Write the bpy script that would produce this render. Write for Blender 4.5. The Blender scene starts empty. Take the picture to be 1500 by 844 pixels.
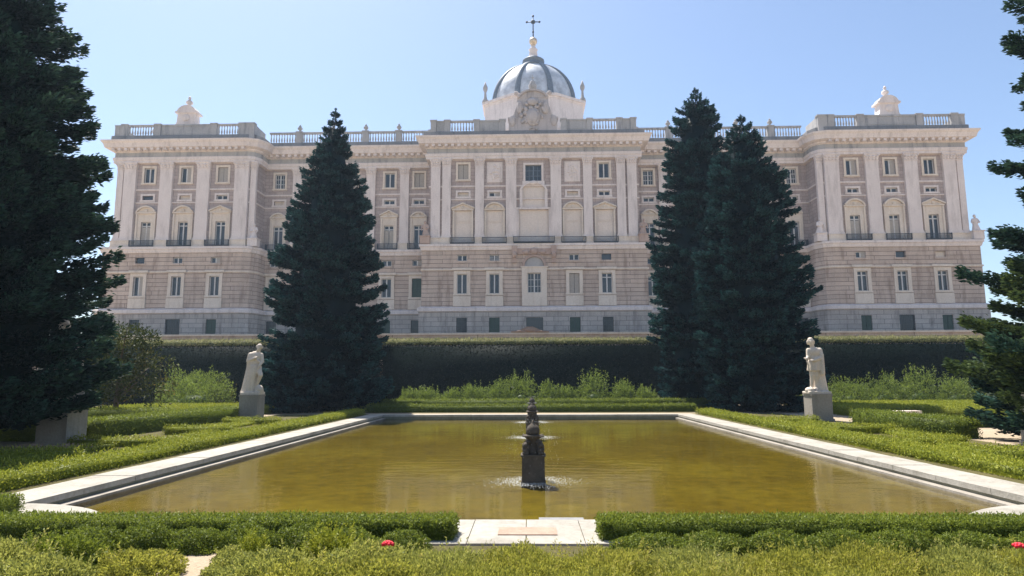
import bpy, bmesh, math, random
import numpy as np
from mathutils import Vector, Matrix
sc = bpy.context.scene
COL = sc.collection
R = math.radians
random.seed(7); rng = np.random.default_rng(11)

# ------------------------------------------------------------------ materials
def new_mat(name):
    m = bpy.data.materials.new(name); m.use_nodes = True
    nt = m.node_tree; nt.nodes.clear()
    return m, nt
def N(nt, t, **kw):
    n = nt.nodes.new(t)
    for k, v in kw.items():
        if hasattr(n, k): setattr(n, k, v)
        else: n.inputs[k].default_value = v
    return n
def L(nt, a, b): nt.links.new(a, b)
def rgb(c): return (c[0], c[1], c[2], 1)
def ramp(nt, fac, stops):
    r = N(nt, 'ShaderNodeValToRGB'); e = r.color_ramp.elements
    while len(e) < len(stops): e.new(0.5)
    for k, (p, c) in enumerate(stops):
        e[k].position = p; e[k].color = rgb(c)
    L(nt, fac, r.inputs[0]); return r.outputs[0]
def mixc(nt, fac, a, b, mode='MIX'):
    m = N(nt, 'ShaderNodeMix', data_type='RGBA', blend_type=mode)
    for sock, v in ((m.inputs[0], fac), (m.inputs[6], a), (m.inputs[7], b)):
        if hasattr(v, 'links'): L(nt, v, sock)
        elif isinstance(v, (int, float)): sock.default_value = v
        else: sock.default_value = rgb(v)
    return m.outputs[2]
def coords(nt, scale=(1, 1, 1)):
    g = N(nt, 'ShaderNodeNewGeometry'); mp = N(nt, 'ShaderNodeMapping'); mp.inputs['Scale'].default_value = scale
    L(nt, g.outputs['Position'], mp.inputs[0]); return mp.outputs[0]
def noise(nt, vec, scale, detail=5, rough=0.55):
    n = N(nt, 'ShaderNodeTexNoise'); n.inputs['Scale'].default_value = scale
    n.inputs['Detail'].default_value = detail; n.inputs['Roughness'].default_value = rough
    L(nt, vec, n.inputs['Vector']); return n.outputs['Fac']
def finish(nt, col, rough=0.8, bump=None, bstr=0.3, bdist=0.05, spec=0.3, metal=0):
    b = N(nt, 'ShaderNodeBsdfPrincipled'); o = N(nt, 'ShaderNodeOutputMaterial')
    if hasattr(col, 'links'): L(nt, col, b.inputs['Base Color'])
    else: b.inputs['Base Color'].default_value = rgb(col)
    b.inputs['Roughness'].default_value = rough; b.inputs['Metallic'].default_value = metal
    b.inputs['Specular IOR Level'].default_value = spec
    if bump is not None:
        bp = N(nt, 'ShaderNodeBump'); bp.inputs['Strength'].default_value = bstr; bp.inputs['Distance'].default_value = bdist
        L(nt, bump, bp.inputs['Height']); L(nt, bp.outputs[0], b.inputs['Normal'])
    L(nt, b.outputs[0], o.inputs[0]); return b

def stone(name, a, b, stain=(0.2, 0.17, 0.14), stain_amt=0.35, scale=0.35, fine=6, course=None, joint=(0.2, 0.17, 0.15), brick_w=1.6, bstr=0.35):
    m, nt = new_mat(name); v = coords(nt)
    big = noise(nt, v, scale); sm = noise(nt, v, fine, 6, 0.7)
    c = ramp(nt, big, [(0.35, a), (0.65, b)])
    c = mixc(nt, 0.45, c, ramp(nt, sm, [(0.3, tuple(x*0.75 for x in a)), (0.7, tuple(min(1, x*1.2) for x in b))]))
    vs = coords(nt, (1.2, 1.2, 0.22)); streak = noise(nt, vs, 0.9, 6, 0.65)
    sf = ramp(nt, streak, [(0.5, (0, 0, 0)), (0.72, (1, 1, 1))])
    mm = N(nt, 'ShaderNodeMath', operation='MULTIPLY'); L(nt, sf, mm.inputs[0]); mm.inputs[1].default_value = stain_amt
    c = mixc(nt, mm.outputs[0], c, stain)
    h = sm
    if course:
        g = N(nt, 'ShaderNodeNewGeometry'); sp = N(nt, 'ShaderNodeSeparateXYZ'); L(nt, g.outputs['Position'], sp.inputs[0])
        add = N(nt, 'ShaderNodeMath', operation='ADD'); L(nt, sp.outputs[0], add.inputs[0]); L(nt, sp.outputs[1], add.inputs[1])
        cb = N(nt, 'ShaderNodeCombineXYZ'); L(nt, add.outputs[0], cb.inputs[0]); L(nt, sp.outputs[2], cb.inputs[1])
        br = N(nt, 'ShaderNodeTexBrick'); L(nt, cb.outputs[0], br.inputs['Vector'])
        br.inputs['Scale'].default_value = 1; br.inputs['Brick Width'].default_value = brick_w; br.inputs['Row Height'].default_value = course
        br.inputs['Mortar Size'].default_value = 0.045; br.inputs['Mortar Smooth'].default_value = 0.3
        br.inputs['Color1'].default_value = rgb((1, 1, 1)); br.inputs['Color2'].default_value = rgb((0.8, 0.79, 0.79)); br.inputs['Mortar'].default_value = rgb((1, 1, 1))
        c = mixc(nt, 0.8, c, br.outputs['Color'], 'MULTIPLY')
        c = mixc(nt, br.outputs['Fac'], c, joint)
        inv = N(nt, 'ShaderNodeMath', operation='SUBTRACT'); inv.inputs[0].default_value = 1; L(nt, br.outputs['Fac'], inv.inputs[1])
        h = inv.outputs[0]
    finish(nt, c, 0.85, h, bstr, 0.06); return m

def leaf_mat(name, cols, trans=0.35, gloss=0.25, tcol=None):
    """cols: stops of a ramp over the per-leaf random value v (species colour, old and new growth)"""
    m, nt = new_mat(name)
    at = N(nt, 'ShaderNodeAttribute', attribute_name='v'); v = coords(nt)
    big = noise(nt, v, 0.8, 3)
    ad = N(nt, 'ShaderNodeMath', operation='MULTIPLY_ADD'); L(nt, big, ad.inputs[0]); ad.inputs[1].default_value = 0.5
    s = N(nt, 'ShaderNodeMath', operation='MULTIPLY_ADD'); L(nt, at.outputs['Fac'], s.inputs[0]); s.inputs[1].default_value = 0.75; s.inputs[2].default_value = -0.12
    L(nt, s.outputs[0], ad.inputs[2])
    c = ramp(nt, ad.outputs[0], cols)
    d = N(nt, 'ShaderNodeBsdfPrincipled'); L(nt, c, d.inputs['Base Color']); d.inputs['Roughness'].default_value = 0.5
    d.inputs['Specular IOR Level'].default_value = gloss
    t = N(nt, 'ShaderNodeBsdfTranslucent'); L(nt, mixc(nt, 0.5, c, tcol or (0.25, 0.32, 0.04)), t.inputs[0])
    mx = N(nt, 'ShaderNodeMixShader'); mx.inputs[0].default_value = trans
    L(nt, d.outputs[0], mx.inputs[1]); L(nt, t.outputs[0], mx.inputs[2])
    o = N(nt, 'ShaderNodeOutputMaterial'); L(nt, mx.outputs[0], o.inputs[0]); return m

M = {}
M['pale'] = stone('pale_limestone', (0.69, 0.60, 0.56), (0.80, 0.71, 0.665), (0.36, 0.30, 0.27), 0.5)
M['cream'] = stone('cream_limestone', (0.68, 0.58, 0.48), (0.77, 0.67, 0.57), (0.42, 0.32, 0.24), 0.45)
M['wallup'] = stone('mauve_grey_stone', (0.44, 0.35, 0.32), (0.55, 0.45, 0.41), (0.27, 0.22, 0.2), 0.5, course=0.62, joint=(0.32, 0.26, 0.235), brick_w=1.3)
M['rust'] = stone('banded_brown_stone', (0.50, 0.385, 0.31), (0.66, 0.53, 0.44), (0.25, 0.165, 0.12), 0.75, course=0.72, joint=(0.24, 0.185, 0.155), brick_w=9, bstr=0.8)
M['granite'] = stone('grey_granite', (0.42, 0.37, 0.33), (0.58, 0.52, 0.47), (0.18, 0.155, 0.14), 0.75, course=0.78, joint=(0.22, 0.2, 0.18), brick_w=2.4)
M['weather'] = stone('weathered_and_shade_grey_stone', (0.34, 0.33, 0.325), (0.48, 0.455, 0.44), (0.15, 0.16, 0.17), 0.75)
M['soot'] = stone('sooty_parapet_stone', (0.17, 0.175, 0.185), (0.27, 0.265, 0.26), (0.10, 0.105, 0.11), 0.7)
M['crest'] = stone('pinkish_grey_carved_stone', (0.42, 0.375, 0.36), (0.54, 0.485, 0.465), (0.2, 0.18, 0.18), 0.7)
M['blind'] = stone('cream_roller_blind', (0.70, 0.60, 0.52), (0.77, 0.67, 0.59), (0.55, 0.46, 0.41), 0.25)
M['bracket'] = stone('reddish_carved_stone', (0.42, 0.29, 0.235), (0.52, 0.39, 0.32), (0.25, 0.17, 0.14), 0.5)
M['statue'] = stone('white_carved_stone', (0.60, 0.51, 0.42), (0.70, 0.61, 0.51), (0.34, 0.29, 0.22), 0.35, 1.2, 14)
M['pedestal'] = stone('grey_pedestal_stone', (0.27, 0.24, 0.205), (0.35, 0.315, 0.27), (0.14, 0.125, 0.10), 0.6, 1.0, 12)
M['coping'] = stone('white_coping_stone', (0.29, 0.265, 0.225), (0.39, 0.365, 0.32), (0.15, 0.135, 0.10), 0.6, 0.8, 9)
M['copingface'] = stone('dark_basin_stone', (0.16, 0.155, 0.11), (0.24, 0.23, 0.17), (0.09, 0.09, 0.05), 0.6, 1.5, 9)  # darker and greener than the coping slabs
M['plaque'] = stone('pink_worn_stone', (0.33, 0.215, 0.16), (0.42, 0.29, 0.22), (0.25, 0.17, 0.13), 0.5, 2, 16)
M['darkstone'] = stone('wet_dark_stone', (0.055, 0.045, 0.035), (0.10, 0.08, 0.06), (0.03, 0.035, 0.02), 0.6, 3, 20)
def simple(name, c, rough=0.6, spec=0.3, metal=0, var=0.25, scale=4):
    m, nt = new_mat(name); n = noise(nt, coords(nt), scale)
    col = ramp(nt, n, [(0.3, tuple(x*(1-var) for x in c)), (0.7, tuple(min(1, x*(1+var)) for x in c))])
    finish(nt, col, rough, None, spec=spec, metal=metal); return m
M['white'] = simple('white_window_paint', (0.62, 0.60, 0.58), 0.5, var=0.08)
M['shutter'] = simple('grey_beige_shutter', (0.42, 0.375, 0.33), 0.6, var=0.1)
M['green'] = simple('dark_green_shutter', (0.035, 0.07, 0.055), 0.5, var=0.2)
M['iron'] = simple('dark_grey_iron', (0.05, 0.055, 0.065), 0.5, metal=0.3)
M['gold'] = simple('gilt_metal', (0.62, 0.50, 0.36), 0.45, metal=0.4)
M['rib'] = simple('blue_grey_slate', (0.15, 0.18, 0.22), 0.55, var=0.25)
M['lead'] = simple('pale_lead_sheet', (0.56, 0.58, 0.60), 0.42, 0.5, 0.15, 0.3, 0.8)
M['red'] = simple('red_petals', (0.75, 0.03, 0.05), 0.6)
M['bark'] = stone('brown_bark', (0.06, 0.045, 0.03), (0.12, 0.09, 0.065), (0.04, 0.03, 0.02), 0.5, 3, 20)
def glass():
    m, nt = new_mat('dark_window_glass'); g = coords(nt)
    c = ramp(nt, noise(nt, g, 0.35, 2), [(0.35, (0.02, 0.026, 0.034)), (0.65, (0.055, 0.062, 0.07))])
    finish(nt, c, 0.12, noise(nt, g, 0.8, 2), 0.15, 0.05, spec=0.5); return m
M['glass'] = glass()
def foam():
    m, nt = new_mat('white_water_spray'); a = N(nt, 'ShaderNodeBsdfDiffuse', Color=rgb((0.85, 0.88, 0.9))); t = N(nt, 'ShaderNodeBsdfTransparent')
    b = N(nt, 'ShaderNodeBsdfTranslucent', Color=rgb((0.85, 0.88, 0.9)))
    ab = N(nt, 'ShaderNodeAddShader'); mx = N(nt, 'ShaderNodeMixShader'); mx.inputs[0].default_value = 0.4
    m2 = N(nt, 'ShaderNodeMixShader'); m2.inputs[0].default_value = 0.5; L(nt, a.outputs[0], m2.inputs[1]); L(nt, b.outputs[0], m2.inputs[2])
    nt.nodes.remove(ab); L(nt, t.outputs[0], mx.inputs[1]); L(nt, m2.outputs[0], mx.inputs[2])
    o = N(nt, 'ShaderNodeOutputMaterial'); L(nt, mx.outputs[0], o.inputs[0]); return m
M['foam'] = foam()
# foliage
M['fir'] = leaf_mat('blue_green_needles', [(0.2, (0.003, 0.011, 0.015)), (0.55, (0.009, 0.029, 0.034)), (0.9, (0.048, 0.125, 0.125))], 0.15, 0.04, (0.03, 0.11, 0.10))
M['fir2'] = leaf_mat('green_needles', [(0.2, (0.003, 0.011, 0.012)), (0.55, (0.009, 0.027, 0.026)), (0.9, (0.05, 0.115, 0.085))], 0.2, 0.04, (0.06, 0.09, 0.03))
M['fir3'] = leaf_mat('young_green_needles', [(0.2, (0.008, 0.02, 0.012)), (0.55, (0.025, 0.05, 0.022)), (0.9, (0.11, 0.15, 0.045))], 0.22, 0.05, (0.12, 0.16, 0.04))
M['box'] = leaf_mat('box_leaves', [(0.1, (0.05, 0.072, 0.012)), (0.5, (0.13, 0.17, 0.026)), (0.85, (0.25, 0.28, 0.045))], 0.3, 0.12, (0.34, 0.40, 0.04))
M['boxyel'] = leaf_mat('yellow_green_box_leaves', [(0.1, (0.11, 0.14, 0.014)), (0.5, (0.25, 0.28, 0.03)), (0.85, (0.40, 0.38, 0.055))], 0.3, 0.12, (0.38, 0.40, 0.04))
M['cypress'] = leaf_mat('dark_hedge_leaves', [(0.1, (0.004, 0.010, 0.010)), (0.5, (0.009, 0.017, 0.013)), (0.85, (0.020, 0.030, 0.018))], 0.1, 0.04, (0.03, 0.05, 0.015))
M['cytop'] = leaf_mat('sunlit_tinted_hedge_shoots', [(0.1, (0.12, 0.14, 0.05)), (0.5, (0.24, 0.25, 0.11)), (0.85, (0.38, 0.34, 0.19))], 0.35, 0.1, (0.38, 0.36, 0.16))  # pale top growth; sunlight along the hedge top is put into this colour
M['olean'] = leaf_mat('oleander_leaves', [(0.1, (0.03, 0.06, 0.018)), (0.5, (0.09, 0.145, 0.035)), (0.85, (0.21, 0.26, 0.075))], 0.42, 0.25, (0.34, 0.42, 0.06))
M['magno'] = leaf_mat('magnolia_leaves', [(0.1, (0.01, 0.022, 0.008)), (0.45, (0.03, 0.045, 0.012)), (0.7, (0.085, 0.085, 0.02)), (0.9, (0.26, 0.16, 0.05))], 0.2, 0.08, (0.10, 0.12, 0.02))
M['laven'] = leaf_mat('grey_green_shrub_leaves', [(0.1, (0.10, 0.13, 0.03)), (0.45, (0.25, 0.28, 0.07)), (0.7, (0.38, 0.38, 0.10)), (0.92, (0.46, 0.39, 0.17))], 0.48, 0.15, (0.42, 0.40, 0.08))
M['laven2'] = leaf_mat('olive_shrub_leaves', [(0.1, (0.11, 0.135, 0.022)), (0.45, (0.29, 0.295, 0.05)), (0.7, (0.41, 0.375, 0.08)), (0.92, (0.50, 0.37, 0.14))], 0.48, 0.15, (0.42, 0.40, 0.06))
def ground_mat(name, a, b, c3, s=0.6):
    m, nt = new_mat(name); v = coords(nt); n1 = noise(nt, v, s, 6); n2 = noise(nt, v, 25, 5, 0.7)
    c = ramp(nt, n1, [(0.3, a), (0.55, b), (0.75, c3)]); c = mixc(nt, 0.4, c, ramp(nt, n2, [(0.3, tuple(x*0.6 for x in a)), (0.7, tuple(min(1, x*1.25) for x in c3))]))
    finish(nt, c, 0.95, n2, 0.5, 0.03, 0.1); return m
M['gravel'] = ground_mat('pale_gravel', (0.29, 0.225, 0.155), (0.37, 0.295, 0.21), (0.43, 0.355, 0.26))
M['bed'] = ground_mat('planted_soil', (0.05, 0.045, 0.02), (0.09, 0.09, 0.03), (0.15, 0.115, 0.06), 1.2)
M['grass'] = ground_mat('dry_grass', (0.10, 0.11, 0.03), (0.16, 0.15, 0.05), (0.24, 0.2, 0.09), 0.3)
def pool_floor():
    m, nt = new_mat('algae_pool_floor'); v = coords(nt, (1, 1.0, 1)); n1 = noise(nt, v, 0.28, 6, 0.6); n2 = noise(nt, v, 2.6, 5, 0.7)
    c = ramp(nt, n1, [(0.3, (0.058, 0.040, 0.003)), (0.5, (0.115, 0.088, 0.006)), (0.72, (0.20, 0.17, 0.018))])
    c = mixc(nt, 0.5, c, ramp(nt, n2, [(0.3, (0.05, 0.038, 0.003)), (0.7, (0.20, 0.155, 0.014))]))
    finish(nt, c, 0.9, spec=0.1); return m
M['poolfloor'] = pool_floor()
def water():
    m, nt = new_mat('pool_water'); v = coords(nt, (0.55, 1.6, 1))
    n1 = noise(nt, v, 1.6, 3, 0.5); n2 = noise(nt, v, 7, 2, 0.5)
    ad = N(nt, 'ShaderNodeMath', operation='MULTIPLY_ADD'); L(nt, n2, ad.inputs[0]); ad.inputs[1].default_value = 0.25; L(nt, n1, ad.inputs[2])
    bp = N(nt, 'ShaderNodeBump'); bp.inputs['Strength'].default_value = 0.2; bp.inputs['Distance'].default_value = 0.03; L(nt, ad.outputs[0], bp.inputs['Height'])
    fr = N(nt, 'ShaderNodeFresnel'); fr.inputs['IOR'].default_value = 1.33; L(nt, bp.outputs[0], fr.inputs['Normal'])
    sc_ = N(nt, 'ShaderNodeMath', operation='MULTIPLY'); L(nt, fr.outputs[0], sc_.inputs[0]); sc_.inputs[1].default_value = 0.95
    g = N(nt, 'ShaderNodeBsdfGlossy'); g.inputs['Roughness'].default_value = 0.055; L(nt, bp.outputs[0], g.inputs['Normal'])
    t = N(nt, 'ShaderNodeBsdfTransparent', Color=rgb((0.93, 0.90, 0.72))); mx = N(nt, 'ShaderNodeMixShader')
    L(nt, sc_.outputs[0], mx.inputs[0]); L(nt, t.outputs[0], mx.inputs[1]); L(nt, g.outputs[0], mx.inputs[2])
    o = N(nt, 'ShaderNodeOutputMaterial'); L(nt, mx.outputs[0], o.inputs[0]); return m
M['water'] = water()

# ------------------------------------------------------------------ object helpers
WL = {}
def wl(o): return WL[o.name] if o else Vector((0, 0, 0))
def tag(o, label=None, cat=None, group=None, kind=None):
    if label: o['label'] = label
    if cat: o['category'] = cat
    if group: o['group'] = group
    if kind: o['kind'] = kind
    return o
def link(name, me, mat, parent=None, loc=(0, 0, 0)):
    """loc is the world place of the mesh origin"""
    o = bpy.data.objects.new(name, me); COL.objects.link(o)
    mats = mat if isinstance(mat, (list, tuple)) else [mat]
    if me is not None and not me.materials:
        for k in mats: me.materials.append(k)
    WL[o.name] = Vector(loc); o.location = Vector(loc) - wl(parent)
    if parent: o.parent = parent
    return o
def empty(name, loc):
    o = bpy.data.objects.new(name, None); COL.objects.link(o); o.location = loc; WL[o.name] = Vector(loc); o.empty_display_size = 0.2
    return o
def kids(o): return [c for c in COL.objects if c.parent == o]
def copy_tree(o, loc=None, parent=None, top=True):
    c = o.copy(); COL.objects.link(c); c.parent = parent
    if top and loc is not None: c.location = Vector(loc) - wl(parent); WL[c.name] = Vector(loc)
    else: WL[c.name] = wl(parent) + c.location
    for ch in kids(o): copy_tree(ch, None, c, False)
    return c

class MB:
    def __init__(s): s.v = []; s.f = []; s.m = []; s.smooth = []; s.cur = 0
    def add(s, vs, fs, sm=False):
        n = len(s.v); s.v += [tuple(p) for p in vs]
        for f in fs: s.f.append(tuple(i+n for i in f)); s.m.append(s.cur); s.smooth.append(sm)
    def box(s, a, b, taper=0):
        x0, y0, z0 = a; x1, y1, z1 = b; t = taper
        s.add([(x0, y0, z0), (x1, y0, z0), (x1, y1, z0), (x0, y1, z0), (x0+t, y0+t, z1), (x1-t, y0+t, z1), (x1-t, y1-t, z1), (x0+t, y1-t, z1)],
              [(3, 2, 1, 0), (4, 5, 6, 7), (0, 1, 5, 4), (1, 2, 6, 5), (2, 3, 7, 6), (3, 0, 4, 7)])
    def lathe(s, c, prof, n=16, sx=1, sy=1, sm=True, a0=0.0):
        vs = []; k = len(prof)
        for (r, z) in prof:
            for i in range(n):
                a = a0+2*math.pi*i/n; vs.append((c[0]+r*sx*math.cos(a), c[1]+r*sy*math.sin(a), c[2]+z))
        fs = [(j*n+i, j*n+(i+1) % n, (j+1)*n+(i+1) % n, (j+1)*n+i) for j in range(k-1) for i in range(n)]
        fs.append(tuple(range(n))[::-1]); fs.append(tuple((k-1)*n+i for i in range(n)))
        s.add(vs, fs, sm)
    def tube(s, p0, p1, r0, r1=None, n=8):
        r1 = r0 if r1 is None else r1; p0 = Vector(p0); p1 = Vector(p1); d = (p1-p0).normalized()
        u = d.orthogonal().normalized(); w = d.cross(u); vs = []
        for p, r in ((p0, r0), (p1, r1)):
            for i in range(n):
                a = 2*math.pi*i/n; vs.append(p+u*r*math.cos(a)+w*r*math.sin(a))
        s.add(vs, [(i, (i+1) % n, n+(i+1) % n, n+i) for i in range(n)]+[tuple(range(n))[::-1], tuple(range(n, 2*n))], True)
    def ell(s, c, r, n=14, m=9, rot=None):
        vs = []; rm = rot or Matrix.Identity(3)
        for j in range(m+1):
            th = math.pi*j/m
            for i in range(n):
                a = 2*math.pi*i/n
                p = rm @ Vector((r[0]*math.sin(th)*math.cos(a), r[1]*math.sin(th)*math.sin(a), r[2]*math.cos(th))); vs.append(Vector(c)+p)
        s.add(vs, [(j*n+i, (j+1)*n+i, (j+1)*n+(i+1) % n, j*n+(i+1) % n) for j in range(m) for i in range(n)], True)
    def prism(s, pts, y0, y1):
        """outline in XZ, extruded along Y"""
        n = len(pts); s.add([(x, y0, z) for x, z in pts]+[(x, y1, z) for x, z in pts],
              [tuple(range(n)), tuple(range(2*n-1, n-1, -1))]+[(i, n+i, n+(i+1) % n, (i+1) % n) for i in range(n)])
    def plan(s, pts, z0, z1):
        n = len(pts); s.add([(x, y, z0) for x, y in pts]+[(x, y, z1) for x, y in pts],
              [tuple(range(n))[::-1], tuple(range(n, 2*n))]+[(i, (i+1) % n, n+(i+1) % n, n+i) for i in range(n)])
    def mesh(s, name):
        me = bpy.data.meshes.new(name); me.from_pydata(s.v, [], s.f)
        me.polygons.foreach_set('material_index', s.m); me.polygons.foreach_set('use_smooth', s.smooth)
        bm = bmesh.new(); bm.from_mesh(me); bmesh.ops.remove_doubles(bm, verts=bm.verts, dist=1e-5); bmesh.ops.recalc_face_normals(bm, faces=bm.faces); bm.to_mesh(me); bm.free()
        me.update(); return me
    def link(s, name, mat, parent=None, loc=(0, 0, 0)): return link(name, s.mesh(name), mat, parent, loc)

# ------------------------------------------------------------------ foliage
def np_mesh(name, quads, vals, core=None):
    """quads: (n,4,3) leaf blades; vals: (n,) per-face value; core: an MB of solid inner growth (second material)"""
    n = len(quads); V = quads.reshape(-1, 3); cv, cf = ([], [])
    if core: cv = np.array(core.v, dtype=float); cf = core.f
    nv = len(V); allv = np.concatenate([V, cv]) if core else V
    lt = np.full(n, 4); idx = np.arange(n*4)
    if core:
        lt = np.concatenate([lt, [len(f) for f in cf]]); idx = np.concatenate([idx, np.array([i+nv for f in cf for i in f])])
    me = bpy.data.meshes.new(name); me.vertices.add(len(allv)); me.vertices.foreach_set('co', allv.astype(np.float32).ravel())
    me.loops.add(len(idx)); me.loops.foreach_set('vertex_index', idx.astype(np.int32))
    me.polygons.add(len(lt)); ls = np.concatenate([[0], np.cumsum(lt)[:-1]])
    me.polygons.foreach_set('loop_start', ls.astype(np.int32)); me.polygons.foreach_set('loop_total', lt.astype(np.int32))
    mi = np.zeros(len(lt), np.int32); mi[n:] = 1; me.polygons.foreach_set('material_index', mi)
    at = me.attributes.new('v', 'FLOAT', 'FACE'); vv = np.full(len(lt), 0.25); vv[:n] = vals; at.data.foreach_set('value', vv.astype(np.float32))
    me.update(calc_edges=True); me.validate(); return me
def blades(P, D, ln, wd, r=rng, nrm=None):
    """one kite per point P along direction D"""
    n = len(P); D = D/(np.linalg.norm(D, axis=1, keepdims=True)+1e-9)
    a = r.normal(size=(n, 3)) if nrm is None else nrm; S = np.cross(D, a); S /= (np.linalg.norm(S, axis=1, keepdims=True)+1e-9)
    ln = np.broadcast_to(np.asarray(ln, float).reshape(-1, 1), (n, 1)); wd = np.broadcast_to(np.asarray(wd, float).reshape(-1, 1), (n, 1))
    mid = P+D*ln*0.45
    return np.stack([P, mid+S*wd*0.5, P+D*ln, mid-S*wd*0.5], axis=1)
def wob(P, s, seed=0):
    """cheap smooth pseudo-noise -1..1"""
    x, y, z = P[:, 0]*s, P[:, 1]*s, P[:, 2]*s; q = seed*1.7
    return (np.sin(x*1.3+y*2.1+q)+np.sin(y*1.7-x*2.3+z*1.9+q*2)+np.sin(z*2.6+x*0.9-y*0.6+q*3)+np.sin(x*3.7+z*3.1+y*3.3-q))/4

def hedge(name, x0, x1, y0, y1, h, leaf, n, mat, z0=0.0, rough=0.04, shoots=0.12, round_=0.06, top_mat=None, lump=0.0, lumpf=1.0):
    cx, cy = (x0+x1)/2, (y0+y1)/2; lx, ly = x1-x0, y1-y0
    areas = np.array([lx*ly*1.2, lx*h*1.1, lx*h*0.35, ly*h, ly*h]); k = rng.choice(5, n, p=areas/areas.sum())
    u, v = rng.random(n), rng.random(n); P = np.zeros((n, 3)); Nn = np.zeros((n, 3))
    f = [k == i for i in range(5)]
    P[f[0]] = np.c_[u[f[0]]*lx+x0, v[f[0]]*ly+y0, np.full(f[0].sum(), h)]; Nn[f[0]] = (0, 0, 1)
    P[f[1]] = np.c_[u[f[1]]*lx+x0, np.full(f[1].sum(), y0), v[f[1]]*h]; Nn[f[1]] = (0, -1, 0)
    P[f[2]] = np.c_[u[f[2]]*lx+x0, np.full(f[2].sum(), y1), v[f[2]]*h]; Nn[f[2]] = (0, 1, 0)
    P[f[3]] = np.c_[np.full(f[3].sum(), x0), u[f[3]]*ly+y0, v[f[3]]*h]; Nn[f[3]] = (-1, 0, 0)
    P[f[4]] = np.c_[np.full(f[4].sum(), x1), u[f[4]]*ly+y0, v[f[4]]*h]; Nn[f[4]] = (1, 0, 0)
    # rounded top arrises
    dx = np.minimum(P[:, 0]-x0, x1-P[:, 0]); dy = np.minimum(P[:, 1]-y0, y1-P[:, 1]); e = np.minimum(dx, dy)
    P[:, 2] -= np.where(k == 0, np.clip(round_-e, 0, None)*0.7, 0)
    up = np.clip(P[:, 2]-(h-round_), 0, None); P -= np.where((k > 0)[:, None], Nn*up[:, None]*0.7, 0)
    if lump:
        P[:, 2] += wob(np.c_[P[:, 0], P[:, 1], 0*P[:, 0]], lumpf, x0)*lump*(P[:, 2]/h)
        P += Nn*(wob(P, lumpf*1.1, y0)*lump*0.8)[:, None]
    off = rng.normal(size=n)*rough+wob(P, 2.2, cx)*rough*0.9-leaf*0.4; P += Nn*off[:, None]
    D = Nn*0.25+rng.normal(size=(n, 3))*0.8; D[:, 2] += 0.2; LN = Nn+rng.normal(size=(n, 3))*0.38
    sh = (rng.random(n) < shoots) & (k == 0); ln = leaf*(0.7+rng.random(n)*0.7); wd = ln*0.55
    D[sh] = np.c_[rng.normal(size=sh.sum())*0.3, rng.normal(size=sh.sum())*0.3, np.ones(sh.sum())]; ln[sh] *= 1.7; wd[sh] *= 0.6
    P[:, 2] = np.clip(P[:, 2], 0.01, None)
    vals = np.clip(rng.random(n)*0.8+np.where(sh, 0.35, 0)+wob(P, 0.9, cy)*0.12, 0, 1)
    o = np.array([cx, cy, 0]); q = blades(P-o, D, ln, wd, nrm=LN)
    core = MB(); ins = rough*1.2+leaf*0.7+lump*0.9
    core.box((x0-cx+ins, y0-cy+ins, 0), (x1-cx-ins, y1-cy-ins, max(0.05, h-ins)))
    me = np_mesh(name, q, vals, core); me.materials.append(mat); me.materials.append(mat)
    ob = link(name, me, [mat, mat], None, (cx, cy, z0)); return ob

def shrub_mesh(name, rx, ry, h, leaf, n, shoots=0.3, lump=0.18, seed=0, up=0.3, aspect=0.45, clip=False):
    th = rng.random(n)*2*math.pi; cz = rng.random(n)*1.15-0.15; cz = np.clip(cz, -0.1, 1); sr = np.sqrt(1-np.clip(cz, 0, 1)**2)
    dirs = np.c_[np.cos(th)*sr, np.sin(th)*sr, cz]; rad = 1+wob(dirs*2.2, 1.0, seed)*lump*1.6+wob(dirs*5, 1.3, seed+3)*lump*0.7
    rad *= 1-np.abs(rng.normal(size=n))*0.16
    P = dirs*rad[:, None]*np.array([rx, ry, h*0.86]); P[:, 2] = np.clip(P[:, 2], 0.02, None)
    low = rng.random(n) < 0.25; P[low, 2] *= rng.random(low.sum())
    D = dirs+rng.normal(size=(n, 3))*0.6; D[:, 2] += up
    ln = leaf*(0.7+0.6*rng.random(n)); vals = rng.random(n)*0.75+0.1*wob(P, 3, seed)
    LN = dirs*np.array([1, 1, 1.2])+rng.normal(size=(n, 3))*(0.4 if clip else 0.75)
    quads = [blades(P, D*(0.4 if clip else 1)+rng.normal(size=(n, 3))*(0.6 if clip else 0), ln, ln*aspect, nrm=LN)]; vv = [vals]
    ns = int(shoots*26)
    for _ in range(ns):          # long arching shoots
        a = random.random()*6.283; rr = random.random()**0.5*0.8; b = np.array([math.cos(a)*rr*rx, math.sin(a)*rr*ry, h*0.55*math.sqrt(max(0.05, 1-rr*rr))])
        tip = b+np.array([math.cos(a)*rx*0.22*rr, math.sin(a)*ry*0.22*rr, h*(0.35+0.3*random.random())])
        m = int(14+20*random.random()); t = rng.random(m)[:, None]; Q = b*(1-t)+tip*t
        d = rng.normal(size=(m, 3))*0.6+(tip-b)/np.linalg.norm(tip-b)*0.9
        quads.append(blades(Q, d, np.full(m, leaf*1.1), np.full(m, leaf*aspect*0.9))); vv.append(0.35+rng.random(m)*0.6)
    core = MB(); core.ell((0, 0, h*0.15), (rx*0.42, ry*0.42, h*0.2), 12, 8)
    return np_mesh(name, np.concatenate(quads), np.clip(np.concatenate(vv), 0, 1), core)

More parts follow.
